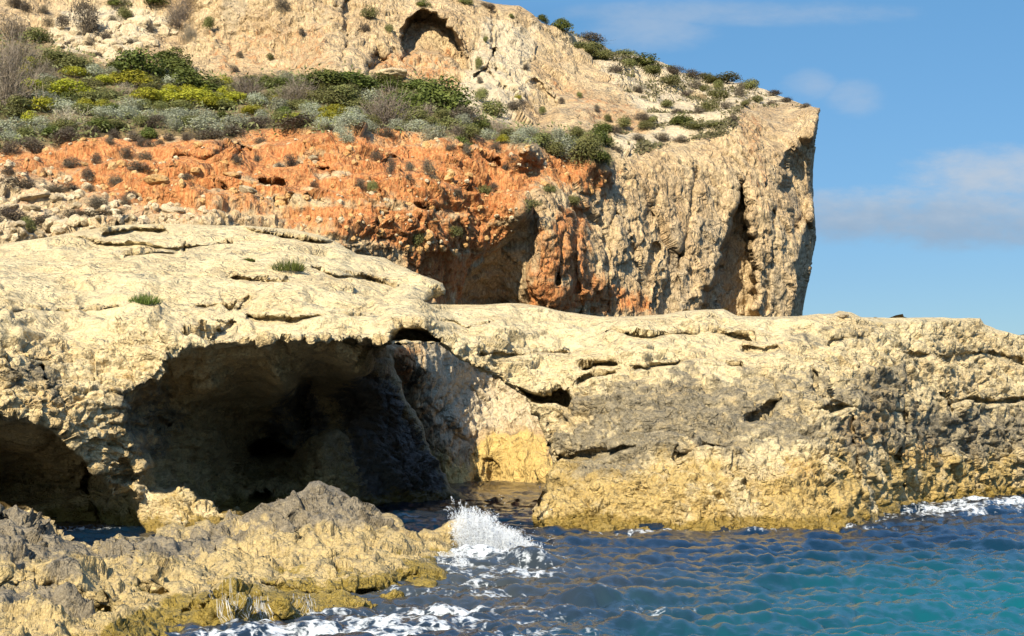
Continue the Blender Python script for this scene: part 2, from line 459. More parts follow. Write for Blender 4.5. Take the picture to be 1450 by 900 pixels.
def cliff_disp(p, n, px, py, s, sp):
    face = sstep(-18, 18, sdf(face_poly, px, py)).astype(f32)
    veg = sstep(-6, 10, sdf(veg_poly, px, py)).astype(f32)
    warp = np.stack([perlin(p * .22, 1), perlin(p * .22, 2), perlin(p * .22, 3)], -1) * 1.3
    q = p + warp
    big = fbm(p * np.array([.11, .11, .07], f32), 3, 11) * 2.0
    flute = ridged(q * np.array([.30, .30, .06], f32), 3, 21, f0=.3, sp=sp)       # vertical runnels and ribs
    flute2 = ridged(q * np.array([1.1, 1.1, .26], f32), 3, 24, f0=1.1, sp=sp)
    blocks1, blocks2, bid = worley(q * np.array([.42, .42, .6], f32), 9)
    crack = np.clip((blocks2 - blocks1) * 5, 0, 1)
    fine = ridged(q * 1.25, 4, 41, f0=1.25, sp=sp)
    fine2 = fbm(p * 3.2, 3, 51, f0=3.2, sp=sp)
    strat = perlin(q * np.array([.22, .22, 1.3], f32), 61) * bw(1.3, sp) + .6 * perlin(q * np.array([.5, .5, 3.2], f32), 62) * bw(3.2, sp)
    smooth = sstep(-.35, .45, perlin(p * .16, 65) + .4 * perlin(p * .5, 66))      # some panels weather smooth, others rough
    d_face = .45 * big + .10 * flute + (.10 + .08 * smooth) * flute2 + (.10 + .12 * smooth) * fine + .13 * fine2 + .10 * (bid - .5) + .07 * (crack - 1) + .08 * strat
    b1, b2, bb = worley(q * np.array([.55, .55, 1.3], f32), 19)
    c1 = np.clip((b2 - b1) * 5, 0, 1)
    led = q[:, 2] * .55 + .35 * perlin(p * .18, 67)
    ledge = np.abs((led % 1.0) - .5) * 2
    d_slope = .30 * big + .22 * fine + .17 * fine2 + .24 * (bb - .5) + .10 * (c1 - 1) * bw(1.2, sp) + .36 * strat + .42 * (sstep(.3, .55, ledge) - .5)
    F1, k1 = facets(q, (.34, .34, .22), 511); F2, k2 = facets(q, (.95, .95, .60), 513); F3, k3 = facets(q, (2.4, 2.4, 1.7), 515)
    w1, w2, w3 = bw(.25, sp), bw(.7, sp), bw(1.6, sp)
    d_face = .65 * d_face + .10 * F1 + (.14 + .16 * smooth) * F2 * w2 + (.16 + .20 * smooth) * F3 * w3 - .08 * k1 - .05 * k2 * w2
    F1, k1 = facets(q, (.26, .60, 1.0), 521); F2, k2 = facets(q, (.75, 1.6, 2.4), 523)
    d_slope = .60 * d_slope + .13 * F1 + .24 * F2 * bw(1.8, sp) - .10 * k1 * w1
    d = d_face * face + d_slope * (1 - face)
    d = d * (1 - .7 * veg)
    return d.astype(f32), (face, veg, flute, fine, bb)
def cliff_masks(p, px, py, s, info):
    face, veg, flute, fine, bb = info
    nz = fbm(p * .35, 4, 71); nz2 = fbm(p * np.array([.5, .5, .06], f32), 3, 72)
    red = sstep(-24, 22, sdf(red_poly, px, py) + 22 * nz)
    red = np.maximum(red, (.30 + .2 * sstep(60, 160, px) - .2 * sstep(270, 330, py)) * sstep(-16, 18, sdf([(-250,205),(60,195),(180,270),(480,330),(480,352),(300,318),(90,330),(-250,350)], px, py) + 16 * nz))
    bluff = [(560,330),(640,310),(720,290),(740,330),(760,380),(840,400),(850,450),(640,450),(560,380)]
    red = np.maximum(red, .9 * sstep(-18, 25, sdf(bluff, px, py) + 22 * nz2))
    red = np.maximum(red, .72 * sstep(-10, 16, sdf([(755,330),(800,280),(835,290),(850,380),(930,420),(930,452),(750,452)], px, py) + 16 * nz2))
    red = np.maximum(red, .6 * sstep(-6, 10, sdf([(560,488),(605,488),(598,520),(575,560),(552,520)], px, py) + 6 * nz))
    red = np.maximum(red, .42 * sstep(-12, 12, sdf([(520,100),(560,70),(640,70),(660,150),(560,120)], px, py) + 10 * nz2))
    red = np.maximum(red, .34 * sstep(-12, 12, sdf([(780,110),(900,150),(930,190),(860,200),(800,150)], px, py) + 14 * nz2))
    red = np.maximum(red, .30 * sstep(-12, 12, sdf([(1040,150),(1080,160),(1090,300),(1060,300),(1050,220)], px, py) + 14 * nz2))
    red = np.maximum(red, .30 * sstep(-12, 12, sdf([(290,40),(470,40),(470,110),(300,110)], px, py) + 14 * nz2))
    red = red * (1 - .8 * sstep(-4, 14, sdf([(660,380),(700,350),(745,270),(752,330),(742,440),(650,445)], px, py)))
    beds = perlin(p * np.array([.16, .16, 1.1], f32), 75) + .6 * perlin(p * np.array([.5, .5, 2.6], f32), 76)
    red = red * (1 - .62 * sstep(.12, .42, beds) * sstep(175, 235, py))
    tide = sstep(0, 1, (.9 - p[:, 2]) / 2.6 + .5 + .3 * nz) * (py > 560)
    tide = np.maximum(tide, .85 * sstep(-10, 14, sdf([(655,690),(660,640),(690,610),(740,600),(776,610),(780,690)], px, py) + 8 * nz2))
    soil = veg
    plateau = [(760,20),(1165,140),(1050,150),(1045,185),(940,200),(870,235),(860,190),(930,180),(860,110)]
    grey = sstep(.1, .55, nz2 + .25 * nz) * face * .8
    grey = np.maximum(grey, .7 * sstep(-10, 10, sdf([(850,280),(1165,200),(1165,460),(850,460)], px, py) + 20 * nz2) * sstep(-.2, .5, nz2))
    grey = np.maximum(grey, .6 * sstep(-5, 10, sdf([(480,-20),(500,-20),(496,50),(490,105),(476,105)], px, py)))
    pale = np.maximum(.8 * sstep(-12, 12, sdf(plateau, px, py)), sstep(-8, 10, sdf([(90,10),(160,0),(260,20),(190,80),(150,92),(60,58)], px, py)))
    pale = np.maximum(pale, .9 * sstep(-10, 10, sdf([(600,490),(760,490),(790,600),(690,600),(650,650),(600,600)], px, py) + 8 * nz))
    pale = np.maximum(pale, .8 * sstep(-10, 10, sdf([(640,150),(690,20),(760,40),(750,130),(720,180)], px, py)))
    pale = np.maximum(pale, sstep(-10, 10, sdf([(-250,230),(60,225),(120,270),(250,292),(480,340),(400,460),(-250,460)], px, py) + 10 * nz) * .5)
    wet = sstep(.8, -.2, p[:, 2])
    return dict(red=red, tide=tide, soil=soil, grey=grey, pale=pale, wet=wet)
LIME_L, LIME_M, LIME_S = (.56, .455, .265), (.48, .36, .185), (.29, .215, .115)
mat_cliff = rock_material('weathered cliff limestone', .55, (.50, .375, .215), (.41, .285, .155), (.26, .19, .115), [
    ('pale', (.54, .46, .32), (.47, .375, .24), .2, .85),
    ('grey', (.30, .255, .18), (.38, .31, .205), .3, .5),
    ('red', (.345, .105, .028), (.50, .25, .09), .3, .93),
    ('tide', (.56, .40, .14), (.46, .31, .10), .25, .9),
    ('soil', (.17, .125, .06), (.11, .095, .04), .3, .9)], bump=1.3, stretch=(1.25, 1.25, .33), crackdir=(1, 1, .45), mott=(.48, 1.36))
cliff = build_mass('sea_cliff', cliff_poly, [], (-250, -140, 1172, 740), 1.25, cliff_depth,
    lambda px, py: (np.where(px > 1100, 9.0, 7.0), np.where(px > 1100, 3.5, 2.5)), cliff_disp, cliff_masks, mat_cliff, lambda px, py: 26.0)
tag(cliff.o, 'tall pale limestone sea cliff with a red earth bank and caves behind the arch', 'cliff', kind='structure')

# ---- the rock shelf, caves, arch and long arm ----
arch_pts = [
 (760,750,33.3),(900,750,33.3),(1000,750,33.3),(1200,748,33.8),(1290,718,42),(1450,700,49.5),(1600,695,53),(1230,735,36),
 (830,700,33.9),(900,650,34.6),(900,560,36.6),(900,490,38.6),(900,450,41.5),(1000,700,33.8),(1100,700,34.1),(1100,650,35),(1100,560,37.3),(1100,500,39.5),(1100,452,43.5),
 (1200,650,36.5),(1200,560,38.5),(1200,450,44.5),(1300,650,42.6),(1300,560,43.6),(1300,455,48),(1450,600,50),(1450,480,55),(1600,600,56),(1600,500,60),(1000,600,36),(1000,442,43),
 (800,600,37),(780,640,36.6),(775,690,35),(760,720,33.7),(820,545,37.2),(820,450,42.5),
 (740,545,37.5),(700,522,37.2),(700,470,39),(700,434,43),(640,480,37),(600,452,37),(620,430,42.5),(560,450,36.8),
 (548,475,35),(400,476,34),(280,486,33.4),(230,500,32.9),(0,500,31.2),(0,585,30.6),(100,595,31.6),(150,650,32.6),(185,685,33.2),(220,520,32.8),(-150,500,30.5),(-150,600,30),
 (400,440,36.5),(400,400,40),(400,372,43),(400,330,49.5),(300,330,49),(300,370,43.2),(200,440,35),(200,390,39.2),(200,360,43),(200,325,49),(0,440,34),(0,390,38),(0,348,45),(-150,440,33),(-150,350,44),
 (610,405,43.5),(550,376,46.5),(485,352,48.5),(545,430,39.8),(480,400,40.8),
]
arch_D0 = rbf(arch_pts)
cave_pts = [
 (400,486,34.7),(400,515,35.6),(400,545,36.6),(400,566,42),(300,495,34.0),(300,520,34.7),(300,545,35.5),(300,572,39.8),(500,488,35.8),(500,525,38),(350,568,41),(300,620,40.5),(220,560,35.6),(195,620,33.8),(230,690,35.5),
 (400,600,44.5),(440,560,45),(380,635,47.5),(400,690,42),(300,690,40),(330,745,38.5),(450,635,41.8),(470,690,41),(540,560,45.2),(540,640,45),(540,700,43.6),(640,700,46.6),(600,620,48.6),
 (560,510,47),(660,708,47),(560,760,43.5),(660,800,47),(200,760,36),(400,800,41),(580,590,47.5),(620,665,48),(490,560,45.5),(250,520,34.6),(220,650,36),(260,600,38.5),
]
cave_D0 = rbf(cave_pts)
lcave_pts = [(-150,600,33),(0,598,33),(0,640,37.5),(0,690,39.5),(60,605,33.8),(60,650,38),(60,700,39.5),(120,690,39),(150,720,36.6),(100,742,35.6),(160,745,35),(0,735,36),(-150,740,36),(60,735,36.2),(180,730,35),(190,745,34.7),(0,850,36),(190,850,35)]
lcave_D0 = rbf(lcave_pts)
P_cave = [(270,489),(245,500),(234,512),(232,530),(205,545),(185,552),(160,578),(166,610),(182,640),(196,660),(190,694),(178,720),(178,860),(690,860),(690,700),(640,640),(600,560),(575,500),(548,484),(520,480),(480,483),(400,481),(320,484)]
P_lcave = [(-220,592),(0,590),(58,592),(86,604),(103,624),(130,656),(152,684),(170,694),(192,694),(206,760),(206,880),(-220,880)]
P_cave = ragged(P_cave, 2.6, 9, 5, 690); P_lcave = ragged(P_lcave, 2.2, 9, 6, 690)
P_foot = [(178,690),(192,682),(216,688),(234,692),(246,688),(262,678),(272,690),(280,704),(300,708),(312,722),(330,716),(348,736),(352,800),(206,820),(204,752),(190,730)]
P_notch = [(546,486),(550,470),(556,460),(570,456),(588,457),(606,466),(618,475),(628,486)]
def arch_depth(px, py):
    D = arch_D0(px, py)
    s = sdf(P_cave, px, py)
    w = 5 + 30 * sstep(330, 210, px) * sstep(520, 560, py)
    t = np.clip((s + 1.5) / w, 0, 1); t = t * t * (3 - 2 * t)
    D = D + (np.maximum(cave_D0(px, py), D) - D) * t
    s = sdf(P_lcave, px, py)
    t = sstep(-1, 7, s)
    D = D + (np.maximum(lcave_D0(px, py), D) - D) * t
    s = sdf(P_foot, px, py)
    lump = 32.5 + .014 * np.maximum(0, 745 - py) + .004 * np.abs(px - 250)
    D = D + (np.minimum(lump, D) - D) * sstep(-1, 9, s)
    D = recess(D, P_notch, px, py, 3.6, 5, .5)
    D = recess(D, [(352,640),(362,622),(384,620),(402,628),(420,636),(414,650),(386,648)], px, py, 5, 5)
    D = recess(D, [(357,690),(384,690),(378,706),(352,708)], px, py, 1.6, 4)
    D = recess(D, [(730,548),(770,560),(790,548),(806,553),(812,566),(806,580),(786,574),(752,570)], px, py, 2.2, 5, 1)
    for line, w, d in AR_GROOVES:
        D = groove(D, line, px, py, w, d)
    return D
AR_GROOVES = [
 ([(1165,577),(1200,575),(1240,579),(1278,582)], 4, .9), ([(1062,592),(1078,584),(1092,572),(1104,566)], 6, .6), ([(1340,574),(1372,566),(1400,570),(1450,566)], 5, .9),
 ([(826,519),(845,515),(872,513)], 4, .8), ([(818,538),(845,530),(872,528)], 3.5, .4), ([(1055,492),(1080,496),(1100,492)], 5, .4), ([(1180,482),(1230,478),(1238,470)], 4, .3),
 ([(1278,560),(1284,600),(1270,640),(1278,690)], 5, .6), ([(1206,590),(1210,640),(1220,700)], 4, .5), ([(1335,560),(1345,580)], 5, .6), ([(1150,520),(1165,560)], 4, .5),
 ([(440,379),(470,390),(520,392),(560,408)], 3, .7), ([(330,392),(400,402)], 3, .6), ([(150,328),(190,324),(232,325)], 3, 1.1), ([(270,316),(330,320),(400,336),(470,344)], 3, .9),
 ([(90,330),(140,345),(250,352),(330,345)], 3, .6), ([(180,360),(260,356),(262,348)], 4, .8), ([(0,508),(40,512),(70,510)], 3, .8), ([(10,515),(14,560)], 4, .6), ([(60,520),(66,550),(90,570)], 4, .6),
 ([(250,472),(300,470),(330,455)], 3, .4), ([(0,440),(120,442),(170,436)], 3, .4), ([(350,448),(420,452),(500,448),(540,452)], 3, .5), ([(280,432),(330,434),(352,420)], 3, .35),
 ([(620,455),(660,466),(700,460)], 3, .4), ([(680,500),(740,505),(800,498)], 3, .4), ([(860,470),(930,476),(1000,470),(1060,476)], 3, .5), ([(900,520),(980,512),(1050,520)], 3, .4),
 ([(1280,500),(1340,506),(1400,498),(1450,510)], 3, .5), ([(960,640),(1010,632),(1060,640)], 4, .5), ([(790,648),(840,640),(900,632)], 4, .5), ([(430,600),(424,570),(432,540)], 12, 1.4),
 ([(600,520),(615,570),(628,640)], 5, .6), ([(160,600),(200,604),(240,600)], 4, .5), ([(130,655),(120,690),(140,730)], 7, 1.0),
]
arch_poly = [(-200,352),(0,346),(50,338),(90,331),(140,322),(180,319),(240,317),(300,318),(360,321),(420,326),(455,334),(480,345),(505,360),(545,365),(562,374),(580,381),(604,392),(626,401),(632,410),(630,417),(612,421),(600,428),
 (622,432),(650,432),(690,432),(720,430),(745,431),(770,434),(800,440),(820,444),(850,448),(900,447),(940,445),(965,441),(1000,438),(1025,437),(1045,447),(1090,449),(1130,448),(1160,445),(1180,444),(1188,440),(1205,442),(1220,448),(1260,450),
 (1310,449),(1350,451),(1388,450),(1393,460),(1410,466),(1450,475),(1520,484),(1640,500),(1640,840),(-200,880)]
gap_poly = [(548,489),(575,486),(600,486),(622,485),(632,491),(650,504),(672,520),(690,530),(715,542),(735,556),(748,573),(760,592),(771,612),(776,640),(785,656),(776,680),(770,705),(753,728),(757,752),(757,900),(668,900),(668,709),(641,690),(625,663),(611,640),(598,602),(580,568),(563,535)]
gap_poly = ragged(gap_poly, 2.2, 8, 7, 760)
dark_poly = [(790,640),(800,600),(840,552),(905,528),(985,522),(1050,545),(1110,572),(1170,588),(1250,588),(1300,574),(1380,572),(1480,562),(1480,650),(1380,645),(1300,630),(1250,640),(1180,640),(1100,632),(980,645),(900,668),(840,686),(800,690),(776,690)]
def arch_disp(p, n, px, py, s, sp):
    warp = np.stack([perlin(p * .5, 101), perlin(p * .5, 102), perlin(p * .5, 103)], -1) * .6
    q = p + warp
    big = fbm(p * .22, 3, 111) * .75
    strat = perlin(q * np.array([.30, .30, 2.2], f32), 121) * bw(1.5, sp) + .7 * perlin(q * np.array([.7, .7, 5.5], f32), 122) * bw(4.0, sp)
    led = q[:, 2] * .95 + .35 * perlin(p * .30, 123)
    ledge = np.abs((led % 1.0) - .5) * 2
    b1, b2, bid = worley(q * np.array([.55, .55, 1.15], f32), 131)
    crack = np.clip((b2 - b1) * 7, 0, 1)
    e1, e2, eid = worley(q * np.array([1.7, 1.7, 2.9], f32), 133)
    crack2 = np.clip((e2 - e1) * 4, 0, 1)
    rid = ridged(q * np.array([1.3, 1.3, 2.0], f32), 5, 141, f0=1.6, sp=sp)
    fine = fbm(p * 6.5, 3, 151, f0=6.5, sp=sp)
    karst = ridged(q * 3.9, 3, 155, f0=3.9, sp=sp)
    rough = sstep(-.3, .5, perlin(p * .35, 158) + .5 * perlin(p * 1.1, 159))
    low = sstep(2.6, 1.0, p[:, 2] + .6 * perlin(p * .6, 160))         # pitted sea-spray zone
    slope = sstep(.25, .75, n[:, 2])
    top = slope * sstep(430, 380, py)
    d = .55 * big + .10 * strat * (1 - .3 * low) + .15 * (sstep(.35, .55, ledge) - .5) * (1 - .6 * low) \
        + .10 * (bid - .5) + .08 * (crack - 1) * bw(2.0, sp) + (.05 * (eid - .5) + .045 * (crack2 - 1)) * bw(2.5, sp) \
        + (.06 + .07 * rough) * rid * (1 + .3 * low) + .040 * fine + (.035 + .05 * rough) * karst * (1 + 1.2 * low)
    w1, w2, w3 = bw(1.2, sp), bw(3.2, sp), bw(6.0, sp)
    F1, k1 = facets(q, (.75, .75, 1.5), 501); F2, k2 = facets(q, (2.1, 2.1, 3.9), 503); F3, k3 = facets(q, (5.2, 5.2, 8.5), 505)
    d = .55 * d + (.16 + .06 * low) * F1 * w1 + (.26 + .22 * rough) * F2 * w2 + (.22 + .25 * rough + .15 * low) * F3 * w3 - .05 * k1 * w1 - .028 * k2 * w2
    bed = np.abs(((p[:, 2] * 1.55 + .5 * perlin(p * .35, 124) + .12 * perlin(p * 1.6, 125)) % 1.0) - .5) * 2
    d = d * (1 - .25 * top) + .13 * slope * (sstep(.42, .52, bed) - .5) * (.4 + .6 * sstep(-.2, .3, perlin(p * .5, 126)))
    return d.astype(f32), (low, rid, fine, big, slope)
def arch_masks(p, px, py, s, info):
    low, rid, fine, big, slope = info
    nz = fbm(p * .9, 4, 171); nz2 = fbm(p * np.array([.8, .8, .25], f32), 3, 172)
    right = sstep(700, 790, px)
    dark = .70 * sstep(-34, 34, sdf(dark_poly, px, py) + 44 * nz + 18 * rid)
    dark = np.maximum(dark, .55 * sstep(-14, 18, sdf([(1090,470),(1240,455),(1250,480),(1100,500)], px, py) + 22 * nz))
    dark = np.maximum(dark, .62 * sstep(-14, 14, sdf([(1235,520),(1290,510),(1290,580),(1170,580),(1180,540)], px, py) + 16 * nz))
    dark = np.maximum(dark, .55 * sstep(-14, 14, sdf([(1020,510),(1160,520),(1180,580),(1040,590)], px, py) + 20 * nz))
    dark = np.maximum(dark, .6 * sstep(-8, 10, sdf([(160,548),(232,520),(260,600),(230,660),(190,650),(158,580)], px, py) + 10 * nz))  # shaded right flank of the pillar, darkened in the colour
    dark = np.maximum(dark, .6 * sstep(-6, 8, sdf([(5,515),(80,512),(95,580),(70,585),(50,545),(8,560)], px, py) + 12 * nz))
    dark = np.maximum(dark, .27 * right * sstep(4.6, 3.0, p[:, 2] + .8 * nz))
    wall_shade = sstep(-16, 18, sdf([(470,560),(545,520),(580,580),(640,700),(520,730),(500,640)], px, py) + 12 * nz)  # shade on the inner cave wall, painted into the rock colour
    wall_shade = np.maximum(wall_shade, .7 * sstep(-10, 12, sdf([(400,560),(440,540),(470,600),(420,640),(350,650)], px, py) + 8 * nz))
    tide = sstep(2.3, .7, p[:, 2] + .7 * nz) * (.2 + .8 * sstep(-.4, .3, nz2 + .2))
    tide = np.where(px < 700, tide * .55, tide)
    oran = .8 * sstep(-10, 12, sdf([(1180,585),(1260,585),(1250,625),(1215,640),(1190,620)], px, py) + 14 * nz)
    oran = np.maximum(oran, .75 * sstep(-10, 12, sdf([(1110,640),(1160,640),(1170,680),(1120,690)], px, py) + 14 * nz))
    oran = np.maximum(oran, .75 * sstep(-12, 12, sdf([(1250,640),(1300,620),(1340,610),(1340,650),(1280,670)], px, py) + 14 * nz))
    oran = np.maximum(oran, .3 * sstep(-12, 12, sdf([(960,490),(1060,480),(1060,500),(975,515)], px, py) + 12 * nz))
    oran = np.maximum(oran, .32 * sstep(-14, 14, sdf([(-250,500),(150,480),(230,520),(160,690),(-250,640)], px, py) + 14 * nz))
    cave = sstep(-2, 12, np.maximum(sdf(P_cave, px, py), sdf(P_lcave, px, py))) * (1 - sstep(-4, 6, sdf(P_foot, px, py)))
    algae = sstep(.52, .10, p[:, 2] + .25 * nz)
    wet = np.maximum(sstep(.55, .1, p[:, 2] + .2 * nz), .4 * cave)
    pale = sstep(.3, .8, slope + .3 * nz) * .55
    return dict(dark=dark, wall_shade=wall_shade, tide=tide, oran=oran, cave=cave, algae=algae, wet=wet, pale=pale)
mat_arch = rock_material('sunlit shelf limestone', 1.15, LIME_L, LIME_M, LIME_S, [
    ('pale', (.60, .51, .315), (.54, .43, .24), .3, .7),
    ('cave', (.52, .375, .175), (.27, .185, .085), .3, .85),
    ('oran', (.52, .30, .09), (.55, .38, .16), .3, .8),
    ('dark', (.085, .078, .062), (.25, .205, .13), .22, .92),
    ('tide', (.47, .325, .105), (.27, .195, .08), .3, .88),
    ('wall_shade', (.085, .080, .075), (.14, .125, .105), .3, .9),
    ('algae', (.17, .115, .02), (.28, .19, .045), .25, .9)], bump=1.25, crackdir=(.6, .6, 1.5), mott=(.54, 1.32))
def arch_round(px, py):
    rw = np.where(py < 470, 7.0, 5.0); rd = np.where(py < 470, 1.8, .9)
    return rw, rd
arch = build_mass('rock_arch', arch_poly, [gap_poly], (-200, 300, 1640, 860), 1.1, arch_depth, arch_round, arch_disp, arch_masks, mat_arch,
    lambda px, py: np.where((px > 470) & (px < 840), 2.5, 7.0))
tag(arch.o, 'pale limestone shelf with sea caves and a natural arch bridging to a long low arm', 'rock arch')

# ---- the near ledge ----
ledge_pts = [
 (-120,900,14.5),(0,900,14.6),(0,860,16.2),(0,820,18.6),(0,790,20.5),(0,765,22.5),(0,724,24),(40,728,24.2),(-120,720,23.5),(90,765,24.2),(130,775,24),(200,800,20.6),(200,765,25),(250,755,26),
 (100,850,17),(100,810,20),(150,890,16),(300,760,25.5),(300,820,20.6),(300,846,18.2),(300,836,19.4),(330,735,27),(380,722,27),(450,690,27.5),(450,740,25.6),(450,780,23.6),(450,820,21.4),(510,715,27.3),(560,745,27),
 (560,790,23.8),(600,757,27),(640,746,27.8),(650,775,27.4),(620,800,24.4),(620,825,22.2),(560,845,20.4),(480,868,18.7),(400,880,18.15),(350,887,17.8),(340,850,18.0),(345,838,19.3),(300,893,17.3),(250,870,17.7),(230,845,19),(400,851,18.4),(400,839,19.7),
 (600,900,21.5),(660,850,26),(300,960,16.8),(100,960,14.2),(450,920,18.4),(350,800,22.2),
]
ledge_D0 = rbf(ledge_pts, 8)
ledge_poly = [(-140,712),(-20,716),(5,722),(20,718),(38,724),(52,730),(66,742),(78,756),(92,764),(112,768),(126,774),(136,764),(150,768),(168,758),(182,764),(200,762),(212,768),(225,750),(246,744),(262,748),(290,740),(306,744),(322,734),(345,728),(360,722),
 (372,718),(388,712),(404,706),(416,698),(428,694),(440,684),(452,682),(466,688),(480,692),(496,702),(510,710),(528,716),(540,728),(552,726),(566,732),(574,742),(573,752),(584,756),(598,750),(612,752),(624,748),(636,741),(648,744),(654,758),(656,782),(662,800),(690,830),(690,970),(-140,970)]
LE_GROOVES = [
 ([(0,835),(40,836),(90,838),(125,852),(150,866)], 15, .6), ([(30,770),(52,800),(48,820)], 6, .5), ([(300,756),(306,780)], 6, .3), ([(338,772),(345,790)], 5, .3),
 ([(425,740),(420,770)], 6, .35), ([(500,745),(508,770)], 5, .3), ([(196,800),(214,836),(240,840)], 5, .3), ([(300,835),(380,828),(450,845)], 6, .35), ([(470,842),(530,838),(590,812)], 7, .4), ([(0,730),(4,760)], 6, .4), ([(60,745),(70,800)], 5, .25)]
def ledge_depth(px, py):
    D = ledge_D0(px, py)
    D = D + .9 * (1 - sstep(1.5, 7, linedist([(258,868),(300,856),(360,850),(410,845),(470,846),(540,838),(600,812)], px, py) )) * sstep(0, 1, (py - 830) / 40 + .5) * .4
    for l, w, d in LE_GROOVES: D = groove(D, l, px, py, w, d)
    return D
def ledge_disp(p, n, px, py, s, sp):
    warp = np.stack([perlin(p * 1.1, 201), perlin(p * 1.1, 202), perlin(p * 1.1, 203)], -1) * .25
    q = p + warp
    big = fbm(p * .7, 3, 211) * .30
    r1 = ridged(q * 1.7, 5, 221, .55, f0=1.7, sp=sp)
    r2 = ridged(q * 5.0, 4, 231, .55, f0=5, sp=sp)
    b1, b2, bid = worley(q * np.array([1.5, 1.5, 2.2], f32), 235)
    fine = fbm(p * 14, 3, 241, f0=14, sp=sp)
    spike = np.clip(ridged(q * np.array([2.4, 2.4, 1.6], f32), 3, 251, f0=2.4, sp=sp) - .1, 0, 1)
    up = sstep(.3, 1.2, p[:, 2] + .3 * perlin(p, 7))
    d = .9 * big + .21 * r1 + .11 * r2 + .035 * fine + .12 * (bid - .5) + .05 * (np.clip((b2 - b1) * 5, 0, 1) - 1) * bw(4, sp) + .12 * spike * up
    F1, k1 = facets(q, (1.1, 1.7, 1.9), 531); F2, k2 = facets(q, (3.0, 4.4, 4.6), 533); F3, k3 = facets(q, (8.0, 10.0, 10.0), 535)
    d = .75 * d + .26 * F1 + .48 * F2 * bw(3.6, sp) + .55 * F3 * bw(7.5, sp) - .03 * k1 - .018 * k2 * bw(2.2, sp)
    d *= .45 + .55 * sstep(.0, .35, p[:, 2])
    return d.astype(f32), (r1, fine)
def ledge_masks(p, px, py, s, info):
    nz = fbm(p * 1.6, 4, 261)
    dark = sstep(.50, .95, p[:, 2] + .3 * nz + .12 * sstep(400, 0, px)) * .95
    dark = np.maximum(dark, .85 * sstep(-14, 14, sdf([(-140,715),(60,735),(130,770),(215,760),(330,738),(350,762),(300,788),(200,800),(60,802),(-140,808)], px, py) + 16 * nz))
    dark = np.maximum(dark, .9 * sstep(-8, 8, sdf([(-140,832),(90,838),(150,862),(140,885),(60,862),(-140,864)], px, py) + 8 * nz))  # shadow band across the near ledge, painted as darker stone
    dark = np.maximum(dark, .75 * sstep(-10, 10, sdf([(360,725),(450,684),(530,715),(570,735),(560,760),(470,745),(400,765)], px, py) + 14 * nz))
    dark = np.maximum(dark, .30)
    algae = np.maximum(sstep(.30, .06, p[:, 2] + .22 * nz), .85 * sstep(-8, 8, sdf([(455,835),(520,822),(600,800),(640,830),(560,860),(470,870)], px, py) + 8 * nz))
    algae = np.maximum(algae, .9 * sstep(-8, 8, sdf([(140,900),(250,850),(330,835),(420,838),(430,890),(290,930),(140,930)], px, py) + 8 * nz))
    wet = np.maximum(sstep(.35, .05, p[:, 2] + .2 * nz), algae)
    tide = sstep(1.1, .4, p[:, 2] + .3 * nz)
    return dict(dark=dark, algae=algae, wet=wet, tide=tide)
mat_ledge = rock_material('pitted shore limestone', 2.2, (.47, .37, .205), (.38, .29, .145), (.25, .185, .095), [
    ('tide', (.50, .375, .165), (.34, .245, .095), .35, .7),
    ('dark', (.115, .10, .08), (.23, .195, .14), .28, .88),
    ('algae', (.14, .10, .012), (.27, .19, .03), .25, .9)], bump=1.3, mott=(.42, 1.40))
ledge = build_mass('rock_ledge', ledge_poly, [], (-140, 670, 700, 970), .95, ledge_depth, lambda px, py: (5.0 + 0 * px, .5 + 0 * px), ledge_disp, ledge_masks, mat_ledge, lambda px, py: 1.6, even=.5)
tag(ledge.o, 'low jagged rock ledge at the near shore, grey on top and yellow below', 'rock ledge')

# ------------------------------------------------------------------ sea
def ocean(N, L, peak, spread, wdir, rms, seed, chop):
    r = np.random.default_rng(seed)
    k1 = np.fft.fftfreq(N, L / N) * 2 * np.pi
    KX, KY = np.meshgrid(k1, k1)
    K = np.sqrt(KX ** 2 + KY ** 2); K[0, 0] = 1
    cosd = (KX * math.cos(wdir) + KY * math.sin(wdir)) / K
    kp = 2 * np.pi / peak
    A = np.exp(-.7 * (kp / K) ** 2) / K ** 2.0 * (np.abs(cosd) ** spread * np.where(cosd > 0, 1, .3) + .12)
    A *= np.exp(-(K * L / N * .9) ** 2); A[0, 0] = 0
    h = A * (r.normal(size=(N, N)) + 1j * r.normal(size=(N, N)))
    H = np.fft.ifft2(h).real
    sc = rms / H.std()
    DX = np.fft.ifft2(-1j * KX / K * h).real * sc * chop
    DY = np.fft.ifft2(-1j * KY / K * h).real * sc * chop
    return H * sc, DX, DY, N, L
def sample(T, x, y, rot=0.0):
    H, DX, DY, N, L = T
    c, s = math.cos(rot), math.sin(rot)
    u = (c * x + s * y) / L * N; v = (-s * x + c * y) / L * N
    i = np.floor(u).astype(int); j = np.floor(v).astype(int); fu, fv = u - i, v - j
    def g(A):
        a = A[j % N, i % N]; b = A[j % N, (i + 1) % N]; d = A[(j + 1) % N, i % N]; e = A[(j + 1) % N, (i + 1) % N]
        return (a * (1 - fu) + b * fu) * (1 - fv) + (d * (1 - fu) + e * fu) * fv
    dx, dy = g(DX), g(DY)
    return g(H), c * dx - s * dy, s * dx + c * dy
O1 = ocean(512, 31.0, 1.6, 1.4, -2.0, .050, 3, .75)
O2 = ocean(512, 9.7, .5, .8, -2.4, .014, 5, .4)
O3 = ocean(256, 3.9, .24, .8, -1.8, .0052, 9, .4)
sx = np.concatenate([np.linspace(-6000, -300, 60)[:-1], np.arange(-300, 1760, 1.7), np.linspace(1760, 7000, 60)])
sy = np.concatenate([np.array([600.6, 601, 602, 604, 607, 611, 616, 622, 629]), np.arange(636, 960, .8), np.array([990, 1040, 1120])])
SX, SY = np.meshgrid(sx, sy)
